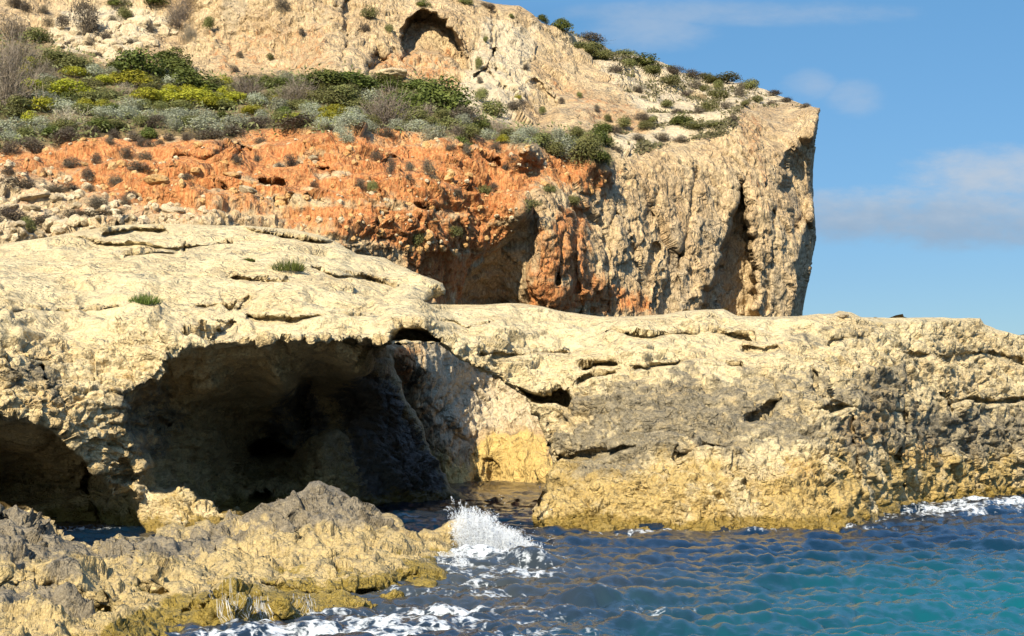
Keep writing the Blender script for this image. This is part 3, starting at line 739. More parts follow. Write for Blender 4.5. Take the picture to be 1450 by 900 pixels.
YY = CH * F / (SY - HZ)
XX = (SX - 725) / F * YY
extra = np.array([7.0, 3.0, -3, -15, -60])
XX = np.vstack([XX, np.repeat((sx[None] - 725) / F * 9.0, 5, 0)]); YY = np.vstack([YY, np.repeat(extra[:, None], len(sx), 1)])
far = np.clip((105 - YY) / 45, .1, 1) * (YY > 5)
# calmer inside the cove and pools
calm = 1 - .25 * sstep(33, 40, YY) * (XX < 2.5)
calm *= 1 - .6 * sstep(27, 30, YY) * (XX < -8)
h1, dx1, dy1 = sample(O1, XX, YY, .35); h2, dx2, dy2 = sample(O2, XX, YY, -.5)
a1 = far * calm; a2 = np.clip((80 - YY) / 30, .1, 1) * (YY > 5) * (.6 + .4 * calm)
h3, dx3, dy3 = sample(O3, XX, YY, .9)
a3 = np.clip((40 - YY) / 14, 0, 1) * (YY > 5)
Z = h1 * a1 + h2 * a2 + h3 * a3
PXs = XX + dx1 * a1 + dx2 * a2; PYs = YY + dy1 * a1 + dy2 * a2
base_pts = np.stack([XX, YY, 0 * XX], -1).reshape(-1, 3).astype(f32)
def field(px, py):
    Y = CH * F / (py - HZ); return (px - 725) / F * Y, Y
def blob(px, py, rx, ry, rot=0):
    cx, cy = field(px, py)
    c, s = math.cos(rot), math.sin(rot)
    u = ((XX - cx) * c + (YY - cy) * s) / rx; v = (-(XX - cx) * s + (YY - cy) * c) / ry
    return np.exp(-(u * u + v * v))
# swell humps breaking on the rock
Z += .34 * blob(1405, 722, 2.2, 1.6, .5) + .26 * blob(755, 797, .42, .35) + .16 * blob(820, 768, 1.0, .5) + .20 * blob(835, 852, .5, .3) + .22 * blob(690, 790, .9, .7)
foam = np.zeros_like(XX)
for px, py, rx, ry, rot, a in [
  (1420,722,2.0,1.9,.5,1.0),(1350,726,1.8,1.1,.2,.85),(1290,730,1.4,.7,0,.6),(1225,738,1.2,.5,0,.5),
  (690,788,1.1,1.2,0,.95),(640,792,.9,.7,0,.85),(740,800,.55,.5,0,.85),(700,812,1.0,.8,0,.62),(790,765,1.5,.55,0,.55),(850,757,1.2,.35,0,.5),(780,790,.9,.5,0,.45),
  (660,842,1.0,.5,0,.62),(600,838,.8,.5,0,.58),(620,866,1.1,.5,0,.75),(520,872,1.1,.42,0,.85),(560,885,1.3,.45,0,.82),(450,884,.9,.35,0,.95),(395,886,.6,.3,0,1.05),(660,880,1.1,.35,0,.6),(735,868,.9,.35,0,.5),
  (832,845,.35,.22,0,.85),(880,868,.7,.3,0,.45),(930,862,.6,.2,0,.4),(470,896,1.1,.3,0,.8),(640,898,1.3,.3,0,.5),(870,840,.9,.3,0,.35),
  (110,748,.9,.5,0,.8),(160,745,.7,.35,0,.7),(960,753,1.3,.22,0,.62),(1050,753,1.5,.20,0,.55),(1140,752,1.2,.2,0,.55),(900,755,1.0,.22,0,.6),(1200,748,1.0,.25,0,.55),(1260,736,1.2,.4,0,.5),(640,828,.5,.25,0,.55),(300,896,.5,.2,0,.7),(690,735,.8,.8,0,.3),(770,692,1.0,1.2,0,.4)]:
    foam = np.maximum(foam, a * blob(px, py, rx * 1.25, ry * 1.25, rot))
l1, l2, _ = worley(base_pts * np.array([2.6, 1.7, 1], f32) + np.stack([fbm(base_pts * 1.3, 3, 301), fbm(base_pts * 1.3, 3, 302), 0 * base_pts[:, 0]], -1) * 1.2, 303)
m1, m2, _ = worley(base_pts * np.array([6.5, 4.2, 1], f32) + np.stack([fbm(base_pts * 3.3, 3, 304), fbm(base_pts * 3.3, 3, 305), 0 * base_pts[:, 0]], -1) * 1.1, 306)
lace = (1 - np.clip((l2 - l1) * 2.6, 0, 1)).reshape(XX.shape) * .55 + (1 - np.clip((m2 - m1) * 2.4, 0, 1)).reshape(XX.shape) * .45
patch = fbm(base_pts * .9, 4, 307).reshape(XX.shape)
foamv = np.clip(foam * .85 + 1.0 * (lace - .5) + .65 * patch - .42, 0, 1) * (foam > .02) * np.clip(foam * 3, 0, 1)
crest = sstep(.20, .30, Z) * np.clip(lace + .2, 0, 1) * .9 * (YY > 12) * (YY < 32)
foamv = np.maximum(foamv, crest * sstep(0.0, .35, patch + .1))
teal = sstep(2.0, 9.5, XX + .35 * (26 - YY) + 1.5 * patch) * sstep(31, 20, YY + 1.2 * patch)
brownish = np.exp(-((XX + 1.4) / 3.2) ** 2 - ((YY - 23) / 5.5) ** 2)  # patch of grey-brown water colour beside the ledge tip
n = XX.shape
ii = np.arange(XX.size).reshape(n)
sf = np.stack([ii[:-1, :-1].ravel(), ii[1:, :-1].ravel(), ii[1:, 1:].ravel(), ii[:-1, 1:].ravel()], -1)
me = make_mesh('sea', np.stack([PXs, PYs, Z], -1).reshape(-1, 3), sf, dict(foam=foamv.ravel(), teal=teal.ravel(), brownish=brownish.ravel()))
m, N = new_mat('sea water')
co = N.n('ShaderNodeTexCoord').outputs['Object']
body = N.mix(N.attr('teal'), (.002, .012, .028), (.002, .058, .074))
body = N.mix(N.math('MULTIPLY', N.attr('brownish'), .7), body, (.045, .046, .034))
rip = N.noise(N.vmul(co, (1, .8, 1)), 16, 4, .6, .4)
bp = N.n('ShaderNodeBump', i_Strength=.4, i_Distance=.02); N.t.links.new(rip, bp.inputs['Height'])
w = N.n('ShaderNodeBsdfPrincipled', i_Roughness=.14, i_IOR=1.333)
N.t.links.new(body, w.inputs['Base Color']); N.t.links.new(bp.outputs[0], w.inputs['Normal'])
fo = N.n('ShaderNodeBsdfPrincipled', i_Roughness=.7); fo.inputs['Base Color'].default_value = (.55, .58, .59, 1)
fn = N.noise(co, 26, 4, .7, .5)
lv = N.n('ShaderNodeTexVoronoi', feature='DISTANCE_TO_EDGE', i_Scale=5.5)
wv = N.n('ShaderNodeVectorMath', operation='MULTIPLY_ADD'); wn = N.n('ShaderNodeTexNoise', i_Scale=3.5, i_Detail=4); N.t.links.new(co, wn.inputs['Vector'])
N.t.links.new(wn.outputs['Color'], wv.inputs[0]); wv.inputs[1].default_value = (.5, .5, .5); N.t.links.new(co, wv.inputs[2]); N.t.links.new(wv.outputs[0], lv.inputs['Vector'])
fn = N.math('SUBTRACT', N.math('ADD', N.math('MULTIPLY', fn, .8), .30), N.math('MULTIPLY', N.ramp(lv.outputs['Distance'], 0, .30), .40))
ff = N.ramp(N.math('ADD', N.attr('foam'), N.math('MULTIPLY', N.math('SUBTRACT', fn, .5), 1.1)), .08, .95)
ff = N.math('MULTIPLY', ff, N.ramp(N.attr('foam'), .02, .15))
mx = N.n('ShaderNodeMixShader'); N.t.links.new(ff, mx.inputs[0]); N.t.links.new(w.outputs[0], mx.inputs[1]); N.t.links.new(fo.outputs[0], mx.inputs[2])
oo = N.n('ShaderNodeOutputMaterial'); N.t.links.new(mx.outputs[0], oo.inputs[0])
sea = obj('sea', me, m); tag(sea, 'choppy dark blue sea turning teal to the right, streaked with foam', 'sea', kind='structure')
print('sea', XX.size, round(time.time() - T0, 1))

# ------------------------------------------------------------------ spray and trickles
def drops_mesh(name, pts, rad):
    """many small irregular drops as one mesh (octahedra)"""
    o = np.array([(1,0,0),(-1,0,0),(0,1,0),(0,-1,0),(0,0,1),(0,0,-1)], float)
    fc = np.array([(0,2,4),(2,1,4),(1,3,4),(3,0,4),(2,0,5),(1,2,5),(3,1,5),(0,3,5)])
    k = len(pts)
    jit = 1 + .35 * rng.normal(size=(k, 6, 1))
    v = (pts[:, None] + o[None] * rad[:, None, None] * jit).reshape(-1, 3)
    f = (fc[None] + (np.arange(k) * 6)[:, None, None]).reshape(-1, 3)
    return make_mesh(name, v, f)
def white_water(name, dens):
    m, N = new_mat(name)
    d = N.n('ShaderNodeBsdfDiffuse'); d.inputs[0].default_value = (.90, .92, .93, 1)
    t = N.n('ShaderNodeBsdfTranslucent'); t.inputs[0].default_value = (.90, .92, .94, 1)
    g = N.n('ShaderNodeBsdfGlossy', i_Roughness=.2)
    a = N.n('ShaderNodeMixShader', i_0=.45); N.t.links.new(d.outputs[0], a.inputs[1]); N.t.links.new(t.outputs[0], a.inputs[2])
    b = N.n('ShaderNodeMixShader', i_0=.08); N.t.links.new(a.outputs[0], b.inputs[1]); N.t.links.new(g.outputs[0], b.inputs[2])
    tr = N.n('ShaderNodeBsdfTransparent')
    c = N.n('ShaderNodeMixShader', i_0=dens); N.t.links.new(tr.outputs[0], c.inputs[1]); N.t.links.new(b.outputs[0], c.inputs[2])
    o = N.n('ShaderNodeOutputMaterial'); N.t.links.new(c.outputs[0], o.inputs[0])
    return m
mat_spray = white_water('sea spray', .85)
mat_trick = white_water('falling water', .38)
def splash():
    P, R = [], []
    Y0 = 27.3
    # jets: ballistic arcs thrown up from the meeting line of rock and wave
    prof = lambda u: np.clip(np.minimum(1, .45 + u / .10) * (1 - 1.02 * np.maximum(0, u - .22) ** .85), .06, 1)
    for k in range(260):
        u = rng.beta(1.3, 1.8)
        x0 = (642 + u * 112 - 725) / F * Y0; y0 = Y0 + rng.normal() * .2
        hgt = .95 * prof(u) * rng.uniform(.5, 1.0) * (1.22 if rng.random() < .12 else 1)
        vz = math.sqrt(2 * 9.8 * hgt); vx = rng.normal() * .25 + .7 * (u - .25); vy = rng.normal() * .3 - .1
        t1 = vz / 9.8 * rng.uniform(.6, 1.35); t0 = max(0, t1 - rng.uniform(.10, .3))
        m_ = rng.integers(14, 40)
        t = np.linspace(t0, t1, m_)
        tr = np.stack([x0 + vx * t, y0 + vy * t, vz * t - 4.9 * t * t + .02], -1)
        tr += rng.normal(size=tr.shape) * .010 * np.linspace(1.6, .5, m_)[:, None]
        P.append(tr); R.append(rng.uniform(.5, 1.0, m_) * rng.uniform(.005, .010))
    n = 30000
    u = rng.beta(1.25, 1.9, n)
    x = (640 + u * 130 - 725) / F * Y0
    lump = .80 + .75 * fbm(np.stack([u * 9, 0 * u + .3, 0 * u + .6], -1), 3, 5)
    z = .90 * prof(u) * lump * rng.random(n) ** (.8 + .5 * rng.random(n))
    P.append(np.stack([x + .10 * rng.normal(size=n) * z, Y0 + rng.normal(size=n) * .22, z + .03 * rng.normal(size=n)], -1)); R.append(rng.uniform(.0025, .0075, n))
    n = 120
    P.append(np.stack([(625 + rng.random(n) * 165 - 725) / F * Y0, Y0 + rng.normal(size=n) * .3, rng.random(n) ** 2 * 1.2], -1)); R.append(rng.uniform(.004, .009, n))
    P = np.vstack(P); R = np.concatenate(R)
    ok = P[:, 2] > -.05
    return drops_mesh('splash', P[ok], R[ok])
tag(obj('splash', splash(), mat_spray), 'white burst of spray thrown up where a wave hits the ledge tip', 'splash')
def surf(px0, px1, py0, py1, n, zmax, Y=None):
    px = px0 + rng.random(n) * (px1 - px0); py = py0 + rng.random(n) * (py1 - py0)
    Yv = CH * F / (py - HZ)
    cl = perlin(np.stack([px * .05, py * .09, 0 * px], -1), 77) + .25
    z = np.clip(cl, 0, 1) * zmax * rng.random(n) ** 1.5
    x = (px - 725) / F * Yv
    return np.stack([x, Yv, z + .05], -1), rng.uniform(.003, .008, n)
p_, r_ = surf(592, 662, 776, 806, 9000, .30)
tag(obj('splash', drops_mesh('splash', p_, r_), mat_spray), 'low frothy spray lapping the side of the ledge below the tall burst', 'splash')
def trickle(name, px0, px1, pyt, pyb, n, lean, label):
    V, Fc = [], []
    for k in range(n):
        px = px0 + (px1 - px0) * np.clip(rng.choice([.12, .35, .5, .62, .85]) + rng.normal() * .09, 0, 1)
        t0 = rng.random() * .45; t1 = min(1.08, t0 + rng.uniform(.3, .9)); ph = rng.random() * 6
        wdt = rng.uniform(.0015, .0045)
        b = len(V)
        for i, t in enumerate(np.linspace(t0, t1, 12)):
            q = on(ledge, px + lean * t ** 1.5 + 1.2 * math.sin(t * 5 + ph), pyt + (pyb - pyt) * t)
            ww = wdt * (.6 + .5 * math.sin(i * 1.3 + k) ** 2)
            q = (q.x, q.y - .012 - .035 * t - .012 * rng.random(), q.z + .006)
            V += [(q[0] - ww, q[1], q[2]), (q[0], q[1] - ww, q[2] + ww * .5), (q[0] + ww, q[1], q[2])]
        for i in range(11):
            for j in range(2):
                Fc.append((b + i * 3 + j, b + i * 3 + j + 1, b + i * 3 + j + 4, b + i * 3 + j + 3))
    me = make_mesh(name, np.array(V), np.array(Fc))
    tag(obj(name, me, mat_trick), label, 'waterfall', 'water draining off the ledge')
trickle('trickle', 300, 378, 840, 888, 110, 18, 'broad white veil of water pouring off the ledge beside the foaming sea')
trickle('trickle', 412, 446, 844, 876, 22, 6, 'thin separate threads of water running down the algae edge of the ledge')

# ------------------------------------------------------------------ plants
def leaf_cloud(centers, normals, size, jitter, aspect=.5):
    n = len(centers)
    nn = normals + rng.normal(size=(n, 3)) * jitter
    nn /= np.linalg.norm(nn, axis=1, keepdims=True) + 1e-9
    t = np.cross(nn, rng.normal(size=(n, 3))); t /= np.linalg.norm(t, axis=1, keepdims=True) + 1e-9
    b = np.cross(nn, t)
    s = (size * rng.uniform(.6, 1.35, n))[:, None]
    v = np.stack([centers - t * s, centers - b * s * aspect, centers + t * s, centers + b * s * aspect], 1).reshape(-1, 3)
    f = np.arange(n * 4).reshape(-1, 4)
    return v, f
def dome_points(n, lobes, rough, fill, flat=1.0):
    """points in lumpy unit dome: width 1, height 1, base at z=0"""
    L = []
    for k in range(lobes):
        a = rng.random() * 2 * np.pi; r = math.sqrt(rng.random()) * .30
        zc = rng.uniform(.18, .62) * (1 - .9 * r)
        L.append((math.cos(a) * r, math.sin(a) * r, zc, rng.uniform(.15, .27)))
    L.append((0, 0, .40, .34))
    L = np.array(L)
    w = L[:, 3] ** 2; pick = rng.choice(len(L), n, p=w / w.sum())
    d = rng.normal(size=(n, 3)); d /= np.linalg.norm(d, axis=1, keepdims=True)
    d[:, 2] = np.where(d[:, 2] < -.35, -d[:, 2], d[:, 2])
    r = rng.random(n) ** fill
    c = L[pick, :3] + d * (L[pick, 3] * r * (1 + rough * rng.normal(size=n)))[:, None] * np.array([1, 1, 1.35])
    c[:, 2] = np.abs(c[:, 2])
    c[:, 2] /= max(.01, np.quantile(c[:, 2], .995)); s = np.quantile(np.abs(c[:, :2]), .99) * 2; c[:, :2] /= s
    return c, d
def leafy(n=1500, lobes=9, size=.045, rough=.07, fill=.28, jitter=.55, aspect=.5):
    c, d = dome_points(n, lobes, rough, fill)
    return leaf_cloud(c, d, size, jitter, aspect)
def sticks(n, spread, curl, w, levels=3):
    """bare twigs fanning from a root"""
    V, Fc = [], []
    def seg(a, b, wa, wb):
        d = b - a; s = np.cross(d, rng.normal(size=3)); s /= np.linalg.norm(s) + 1e-9
        k = len(V); V.extend([a - s * wa, a + s * wa, b + s * wb, b - s * wb]); Fc.append((k, k + 1, k + 2, k + 3))
    for k in range(n):
        a = rng.random() * 2 * np.pi; e = rng.beta(1.6, 1.3) * spread
        d = np.array([math.cos(a) * math.sin(e), math.sin(a) * math.sin(e), math.cos(e)])
        L = rng.uniform(.72, 1.02)
        tip = d * np.array([.5, .5, 1.0]) * L
        p = np.array([0, 0, 0.0]); st = tip / 4
        for i in range(4):
            q = p + st + rng.normal(size=3) * curl
            q[2] = max(q[2], 0)
            seg(p, q, w * (1 - .2 * i), w * (1 - .2 * (i + 1)))
            if i > 0:
                for b in range(levels):
                    t = q + (st * rng.uniform(.5, 1) + rng.normal(size=3) * .085)
                    seg(q, t, w * .6, w * .3)
            p = q
    V = np.array(V); V[:, 2] = np.abs(V[:, 2])
    return V, np.array(Fc)
def leaf_mat(name, ca, cb, cc, trans=.25):
    m, N = new_mat(name)
    geo = N.n('ShaderNodeNewGeometry').outputs['Random Per Island']
    oi = N.n('ShaderNodeObjectInfo').outputs['Random']
    co = N.n('ShaderNodeTexCoord').outputs['Object']
    cl = N.noise(co, 3.5, 3, .6)
    c = N.mix(N.ramp(cl, .38, .62), ca, cb)
    c = N.mix(N.math('MULTIPLY', geo, .55), c, cc)
    hs = N.n('ShaderNodeHueSaturation'); N.t.links.new(c, hs.inputs['Color'])
    N.t.links.new(N.math('ADD', .485, N.math('MULTIPLY', oi, .03)), hs.inputs['Hue'])
    N.t.links.new(N.math('ADD', .75, N.math('MULTIPLY', oi, .5)), hs.inputs['Value'])
    d = N.n('ShaderNodeBsdfPrincipled', i_Roughness=.7); d.inputs['Specular IOR Level'].default_value = .2
    N.t.links.new(hs.outputs[0], d.inputs['Base Color'])
    t = N.n('ShaderNodeBsdfTranslucent'); N.t.links.new(hs.outputs[0], t.inputs[0])
    x = N.n('ShaderNodeMixShader', i_0=trans); N.t.links.new(d.outputs[0], x.inputs[1]); N.t.links.new(t.outputs[0], x.inputs[2])
    o = N.n('ShaderNodeOutputMaterial'); N.t.links.new(x.outputs[0], o.inputs[0])
    return m
KINDS = {
 'G': ('evergreen_shrub', 'dark green leafy shrub', leaf_mat('dark evergreen leaves', (.075, .095, .020), (.13, .15, .030), (.05, .065, .016))),
 'O': ('olive_shrub', 'olive green mounded shrub', leaf_mat('olive leaves', (.125, .13, .04), (.19, .185, .06), (.085, .09, .032))),
 'Y': ('spurge_cushion', 'yellow-green rounded cushion plant', leaf_mat('yellow green leaves', (.27, .26, .018), (.34, .32, .025), (.16, .18, .018))),
 'S': ('silver_shrub', 'silvery grey-green bush', leaf_mat('silver leaves', (.27, .28, .19), (.36, .37, .27), (.17, .185, .12))),
 'D': ('bare_shrub', 'grey leafless twiggy shrub', leaf_mat('grey twigs', (.19, .155, .115), (.25, .21, .16), (.12, .10, .075), .05)),
 'P': ('dry_dome', 'pale straw-grey domed dry shrub', leaf_mat('straw grey twigs', (.33, .275, .20), (.38, .33, .25), (.22, .18, .13), .1)),
 'B': ('dwarf_shrub', 'low dark grey-brown dry shrub', leaf_mat('brown dry twigs', (.085, .068, .048), (.125, .10, .072), (.055, .045, .032), .05)),
}
mat_stem = leaf_mat('woody stems', (.12, .09, .06), (.16, .12, .08), (.08, .06, .04), 0.0)
PLANT_MESH = {}
def two(a, b):
    return np.vstack([a[0], b[0]]), np.vstack([a[1], b[1] + len(a[0])])
for code in KINDS:
    vs = []
    for k in range(3):
        if code == 'G': g = leafy(2600, 12, .036, .06, .2, .4, .6)
        elif code == 'O': g = leafy(2300, 9, .034, .06, .2, .4, .55)
        elif code == 'Y': g = leafy(2300, 6, .032, .04, .16, .35, .6)
        elif code == 'S': g = two(leafy(1700, 10, .038, .10, .22, .6, .36), sticks(25, 1.35, .03, .004, 2))
        elif code == 'D': g = two(sticks(150, 1.5, .035, .0050, 4), leafy(700, 8, .02, .08, .3, 1.2, .3)); g[0][:len(g[0]) - 2800, :2] *= 1.25
        elif code == 'P': g = two(leafy(1300, 5, .022, .05, .3, 1.0, .25), sticks(50, 1.4, .03, .005, 3))
        else: g = two(leafy(2000, 7, .036, .10, .25, .8, .35), sticks(45, 1.4, .04, .006, 3))
        vs.append(make_mesh(KINDS[code][0] + '_foliage', g[0], g[1], smooth=False))
        vs[-1].materials.append(KINDS[code][2])
    PLANT_MESH[code] = vs
def stem_mesh():
    V, Fc = sticks(7, .9, .02, .012, 1)
    V[:, 2] *= .8
    me = make_mesh('stem', V, Fc, smooth=False); me.materials.append(mat_stem)
    return me
STEM = stem_mesh()
ORD = ['', 'first', 'second', 'third', 'fourth', 'fifth', 'sixth', 'seventh', 'eighth', 'ninth', 'tenth', 'eleventh', 'twelfth', 'thirteenth', 'fourteenth', 'fifteenth', 'sixteenth',
       'seventeenth', 'eighteenth', 'nineteenth', 'twentieth']
ZONES = {   # zone: (phrase, group)
 'rubble': ('on the top-left white rubble', 'shrubs on the rubble slope'),
 'upper': ('below the upper cliff', 'shrubs of the hillside belt'),
 'middle': ('mid hillside belt', 'shrubs of the hillside belt'),
 'edge': ('on the red bank lip', 'shrubs along the red bank'),
 'saddle': ('right of the shrub belt', 'shrubs of the saddle'),
 'skyline': ('on the cliff skyline', 'shrubs on the skyline'),
 'plateau': ('on the cliff-top terrace', 'shrubs on the cliff terrace'),
 'face': ('clinging to the cliff face', 'plants on the cliff face'),
 'redleft': ('on the left red bank', 'dwarf shrubs dotting the red bank'),
 'redright': ('on the right red bank', 'dwarf shrubs dotting the red bank'),
 'scree': ('among far left stones', 'dwarf shrubs among the stones'),
}
L = []   # (zone, x, base y, w, h, kind)
def add(zone, *rows):
    for r in rows: L.append((zone,) + r)
add('rubble', (10,52,62,36,'D'),(55,62,42,22,'O'),(118,52,38,56,'B'),(176,29,26,20,'O'),(150,59,18,15,'B'),(170,6,36,14,'G'),(222,9,42,16,'G'),(252,38,36,44,'D'),(88,46,22,16,'B'),(70,32,20,14,'B'),(100,58,18,10,'B'),(127,62,16,10,'B'),
    (140,76,14,9,'B'),(168,70,14,9,'B'),(195,68,16,12,'B'),(35,22,20,14,'B'),(20,14,30,12,'B'),(215,52,16,10,'B'),(268,62,22,20,'D'),(120,8,20,12,'B'),(160,40,12,8,'B'),(185,62,10,7,'B'),(60,18,16,10,'B'))
add('upper', (200,112,64,46,'G'),(246,97,54,32,'G'),(170,104,34,22,'G'),(240,114,60,34,'G'),(80,92,62,24,'O'),(107,98,44,20,'O'),(136,109,34,20,'S'),(30,98,48,40,'D'),(275,133,70,34,'G'),(315,121,36,17,'Y'),(347,142,48,36,'D'),(420,147,54,38,'D'),
    (366,147,34,18,'O'),(394,142,38,20,'O'),(456,128,64,30,'G'),(492,126,74,24,'G'),(540,127,64,22,'G'),(629,160,66,54,'G'),(600,160,72,30,'G'),(490,150,54,30,'O'),(568,157,62,30,'G'),(300,128,40,20,'O'),(375,128,30,20,'G'),(430,124,36,18,'G'),(455,145,40,24,'O'),(590,128,40,16,'G'))
add('middle', (10,152,64,94,'D'),(105,109,44,16,'Y'),(100,137,64,27,'Y'),(146,123,34,16,'Y'),(187,126,56,26,'Y'),(206,151,46,26,'Y'),(146,155,36,16,'Y'),(236,150,44,22,'Y'),(45,130,36,16,'Y'),(35,110,24,22,'Y'),(95,148,38,18,'G'),(178,133,28,18,'P'),(65,150,46,22,'S'),
    (60,115,40,26,'D'),(281,154,74,26,'Y'),(330,150,44,18,'Y'),(356,164,46,14,'Y'),(470,150,44,24,'O'),(475,163,38,18,'Y'),(545,181,64,56,'D'),(590,171,36,20,'O'),(632,184,34,22,'O'),(605,168,26,16,'P'),(250,128,36,22,'S'),(300,150,30,18,'O'),(395,160,44,20,'S'),
    (150,140,40,20,'O'),(215,132,34,18,'O'),(125,128,30,20,'O'),(260,160,38,18,'O'),(440,160,40,18,'S'),(510,160,40,22,'O'),(75,128,30,18,'O'),(420,156,36,16,'O'),(320,160,34,14,'O'),(235,114,30,16,'S'),(20,168,40,18,'O'),(120,165,36,18,'O'),(520,178,30,18,'O'))
add('edge', (97,177,60,30,'P'),(20,188,54,28,'S'),(150,174,42,20,'S'),(185,170,40,20,'S'),(216,174,42,18,'S'),(246,173,44,18,'S'),(75,193,34,16,'G'),(166,182,40,16,'O'),(15,214,32,24,'B'),(41,207,32,20,'B'),(95,194,34,18,'B'),(126,191,34,18,'B'),(190,192,28,18,'B'),(162,190,20,12,'B'),
    (250,180,46,20,'S'),(291,187,60,26,'S'),(340,180,50,22,'S'),(372,174,24,17,'S'),(420,187,58,20,'B'),(420,176,44,15,'Y'),(440,172,42,18,'S'),(300,193,46,16,'B'),(479,198,20,30,'S'),(495,184,46,20,'S'),(525,188,28,18,'S'),(560,195,28,18,'S'),(487,206,28,24,'S'),(590,190,32,20,'S'),(611,194,32,24,'S'),
    (646,188,28,18,'P'),(665,192,32,20,'O'),(40,172,32,22,'Y'),(270,182,34,16,'O'),(220,186,30,16,'B'),(370,186,32,14,'B'),(60,190,30,14,'S'),(200,182,30,14,'O'),(395,176,26,14,'O'),(458,186,30,16,'S'),(575,184,24,14,'O'),(545,196,22,12,'B'),(330,190,30,14,'B'))
add('saddle', (701,188,38,22,'P'),(700,165,44,28,'O'),(680,148,24,16,'O'),(730,162,28,12,'B'),(682,182,30,16,'G'),(735,203,34,18,'S'),(766,207,42,20,'O'),(800,230,58,38,'S'),(836,230,44,44,'O'),(855,243,24,24,'O'),(850,196,28,16,'G'),(790,200,28,16,'S'),(712,203,20,11,'Y'),(720,196,24,12,'O'),
    (780,222,34,20,'O'),(820,222,36,24,'S'),(750,196,30,16,'S'),(690,196,26,14,'S'),(870,200,20,12,'B'),(815,196,24,14,'O'))
add('skyline', (790,50,28,14,'G'),(835,63,44,15,'B'),(825,73,54,14,'O'),(915,96,52,22,'G'),(945,101,40,18,'G'),(1061,127,32,15,'O'),(1025,117,54,10,'O'),(766,36,16,10,'G'),(1000,112,30,9,'O'),(1096,134,24,7,'B'),(1140,151,16,5,'B'),(880,84,40,12,'O'),(1115,142,22,6,'B'),(980,108,30,9,'B'),(600,6,22,10,'G'),(660,2,30,9,'O'),(690,8,22,7,'B'),(860,76,26,9,'O'))
add('plateau', (945,128,28,13,'O'),(1016,127,18,13,'O'),(1016,141,32,12,'O'),(1006,154,28,16,'O'),(966,180,40,18,'G'),(1015,182,42,13,'O'),(985,186,34,11,'O'),(911,167,24,11,'B'),(886,180,24,17,'O'),(916,184,22,11,'O'),(1046,140,16,20,'B'),(985,128,22,11,'B'),(952,112,30,11,'B'),(925,110,30,11,'O'),(975,140,20,9,'B'),(1030,158,18,9,'B'),
    (1040,178,14,12,'B'),(945,150,22,10,'O'),(905,130,20,9,'B'),(960,160,20,8,'B'),(1075,140,20,8,'O'),(990,164,18,8,'B'),(870,108,24,12,'B'),(890,100,24,10,'O'),(850,90,30,11,'O'),(935,196,26,10,'B'),(965,200,24,8,'B'),(900,206,20,8,'B'),(870,222,16,10,'B'),(1000,134,18,9,'O'),(1095,145,16,6,'B'),(830,84,26,10,'O'),(925,170,20,9,'O'),(1055,150,16,8,'O'))
add('face', (522,35,26,22,'O'),(516,48,16,12,'B'),(400,20,22,20,'B'),(549,54,14,12,'O'),(679,99,12,16,'O'),(688,64,9,9,'O'),(733,144,11,9,'Y'),(748,96,12,9,'B'),(680,118,9,9,'B'),(860,170,14,10,'O'),(768,168,12,10,'O'),(845,160,10,9,'B'),(725,24,10,6,'O'),(300,50,20,16,'O'),(340,84,12,8,'B'),(380,90,12,9,'O'),(330,102,14,9,'B'),(430,60,12,9,'B'),(820,140,10,8,'O'),(795,150,10,8,'B'))
add('redleft', (155,209,15,11,'B'),(179,217,24,15,'B'),(200,208,15,10,'B'),(213,212,15,10,'B'),(137,230,16,15,'B'),(100,235,22,14,'B'),(124,247,20,17,'B'),(205,226,28,13,'B'),(174,232,12,9,'B'),(160,256,26,20,'B'),(196,256,36,15,'B'),(216,258,24,12,'B'),(128,262,16,10,'B'),(135,290,38,15,'B'),(186,282,22,10,'B'),(175,290,16,13,'B'),(237,196,18,10,'B'),(264,202,15,10,'B'),(225,204,14,8,'B'),(265,280,18,8,'B'),(300,216,16,8,'B'),(335,240,18,12,'B'))
add('redright', (410,243,22,16,'B'),(395,234,16,10,'B'),(530,233,20,13,'B'),(553,252,14,20,'B'),(581,246,14,14,'B'),(602,262,18,20,'B'),(722,240,22,24,'B'),(702,212,20,12,'B'),(685,272,34,16,'O'),(630,336,32,18,'O'),(590,346,26,20,'O'),(660,222,14,16,'B'),(508,272,22,14,'B'),(525,278,16,14,'O'),(770,284,22,12,'O'),(740,298,40,18,'O'),(655,335,18,10,'B'),(810,290,26,12,'O'),(365,226,14,9,'B'),(420,222,16,8,'B'),(640,210,14,8,'B'),(445,262,14,8,'B'),(575,270,14,8,'B'),(370,200,20,10,'B'),(700,268,16,10,'B'),(640,282,16,9,'B'))
add('scree', (25,269,52,19,'B'),(80,264,36,14,'B'),(15,305,52,20,'B'),(68,306,60,18,'B'),(105,304,40,16,'B'),(136,315,52,12,'B'),(36,327,24,18,'O'),(10,246,20,10,'B'),(100,262,26,10,'B'),(165,312,26,8,'B'),(0,322,20,10,'B'))
ZONES['fill left'] = ('filling the left hillside belt', 'shrubs of the hillside belt')
ZONES['fill centre'] = ('filling the central hillside belt', 'shrubs of the hillside belt')
ZONES['fill right'] = ('filling the right hillside belt', 'shrubs of the hillside belt')
have = [(e[1], e[2] - e[4] / 2, e[3]) for e in L]
tries = 0; added = 0
while added < 95 and tries < 6000:
    tries += 1
    x, y = rng.uniform(-30, 850), rng.uniform(90, 232)
    if sdf(veg_poly, np.array([x]), np.array([y]))[0] < 4: continue
    wd = rng.uniform(22, 40)
    if any(abs(x - a) / (.36 * (wd + c)) < 1 and abs(y - b) < 8 for a, b, c in have): continue
    have.append((x, y, wd)); added += 1
    low_ = y > 165 or x > 640
    kd = rng.choice(list('SOSGB') if low_ else list('YOYGSO'))
    add('fill left' if x < 220 else ('fill centre' if x < 480 else 'fill right'), (x, y + wd * .27, wd * 1.15, wd * .58, kd))
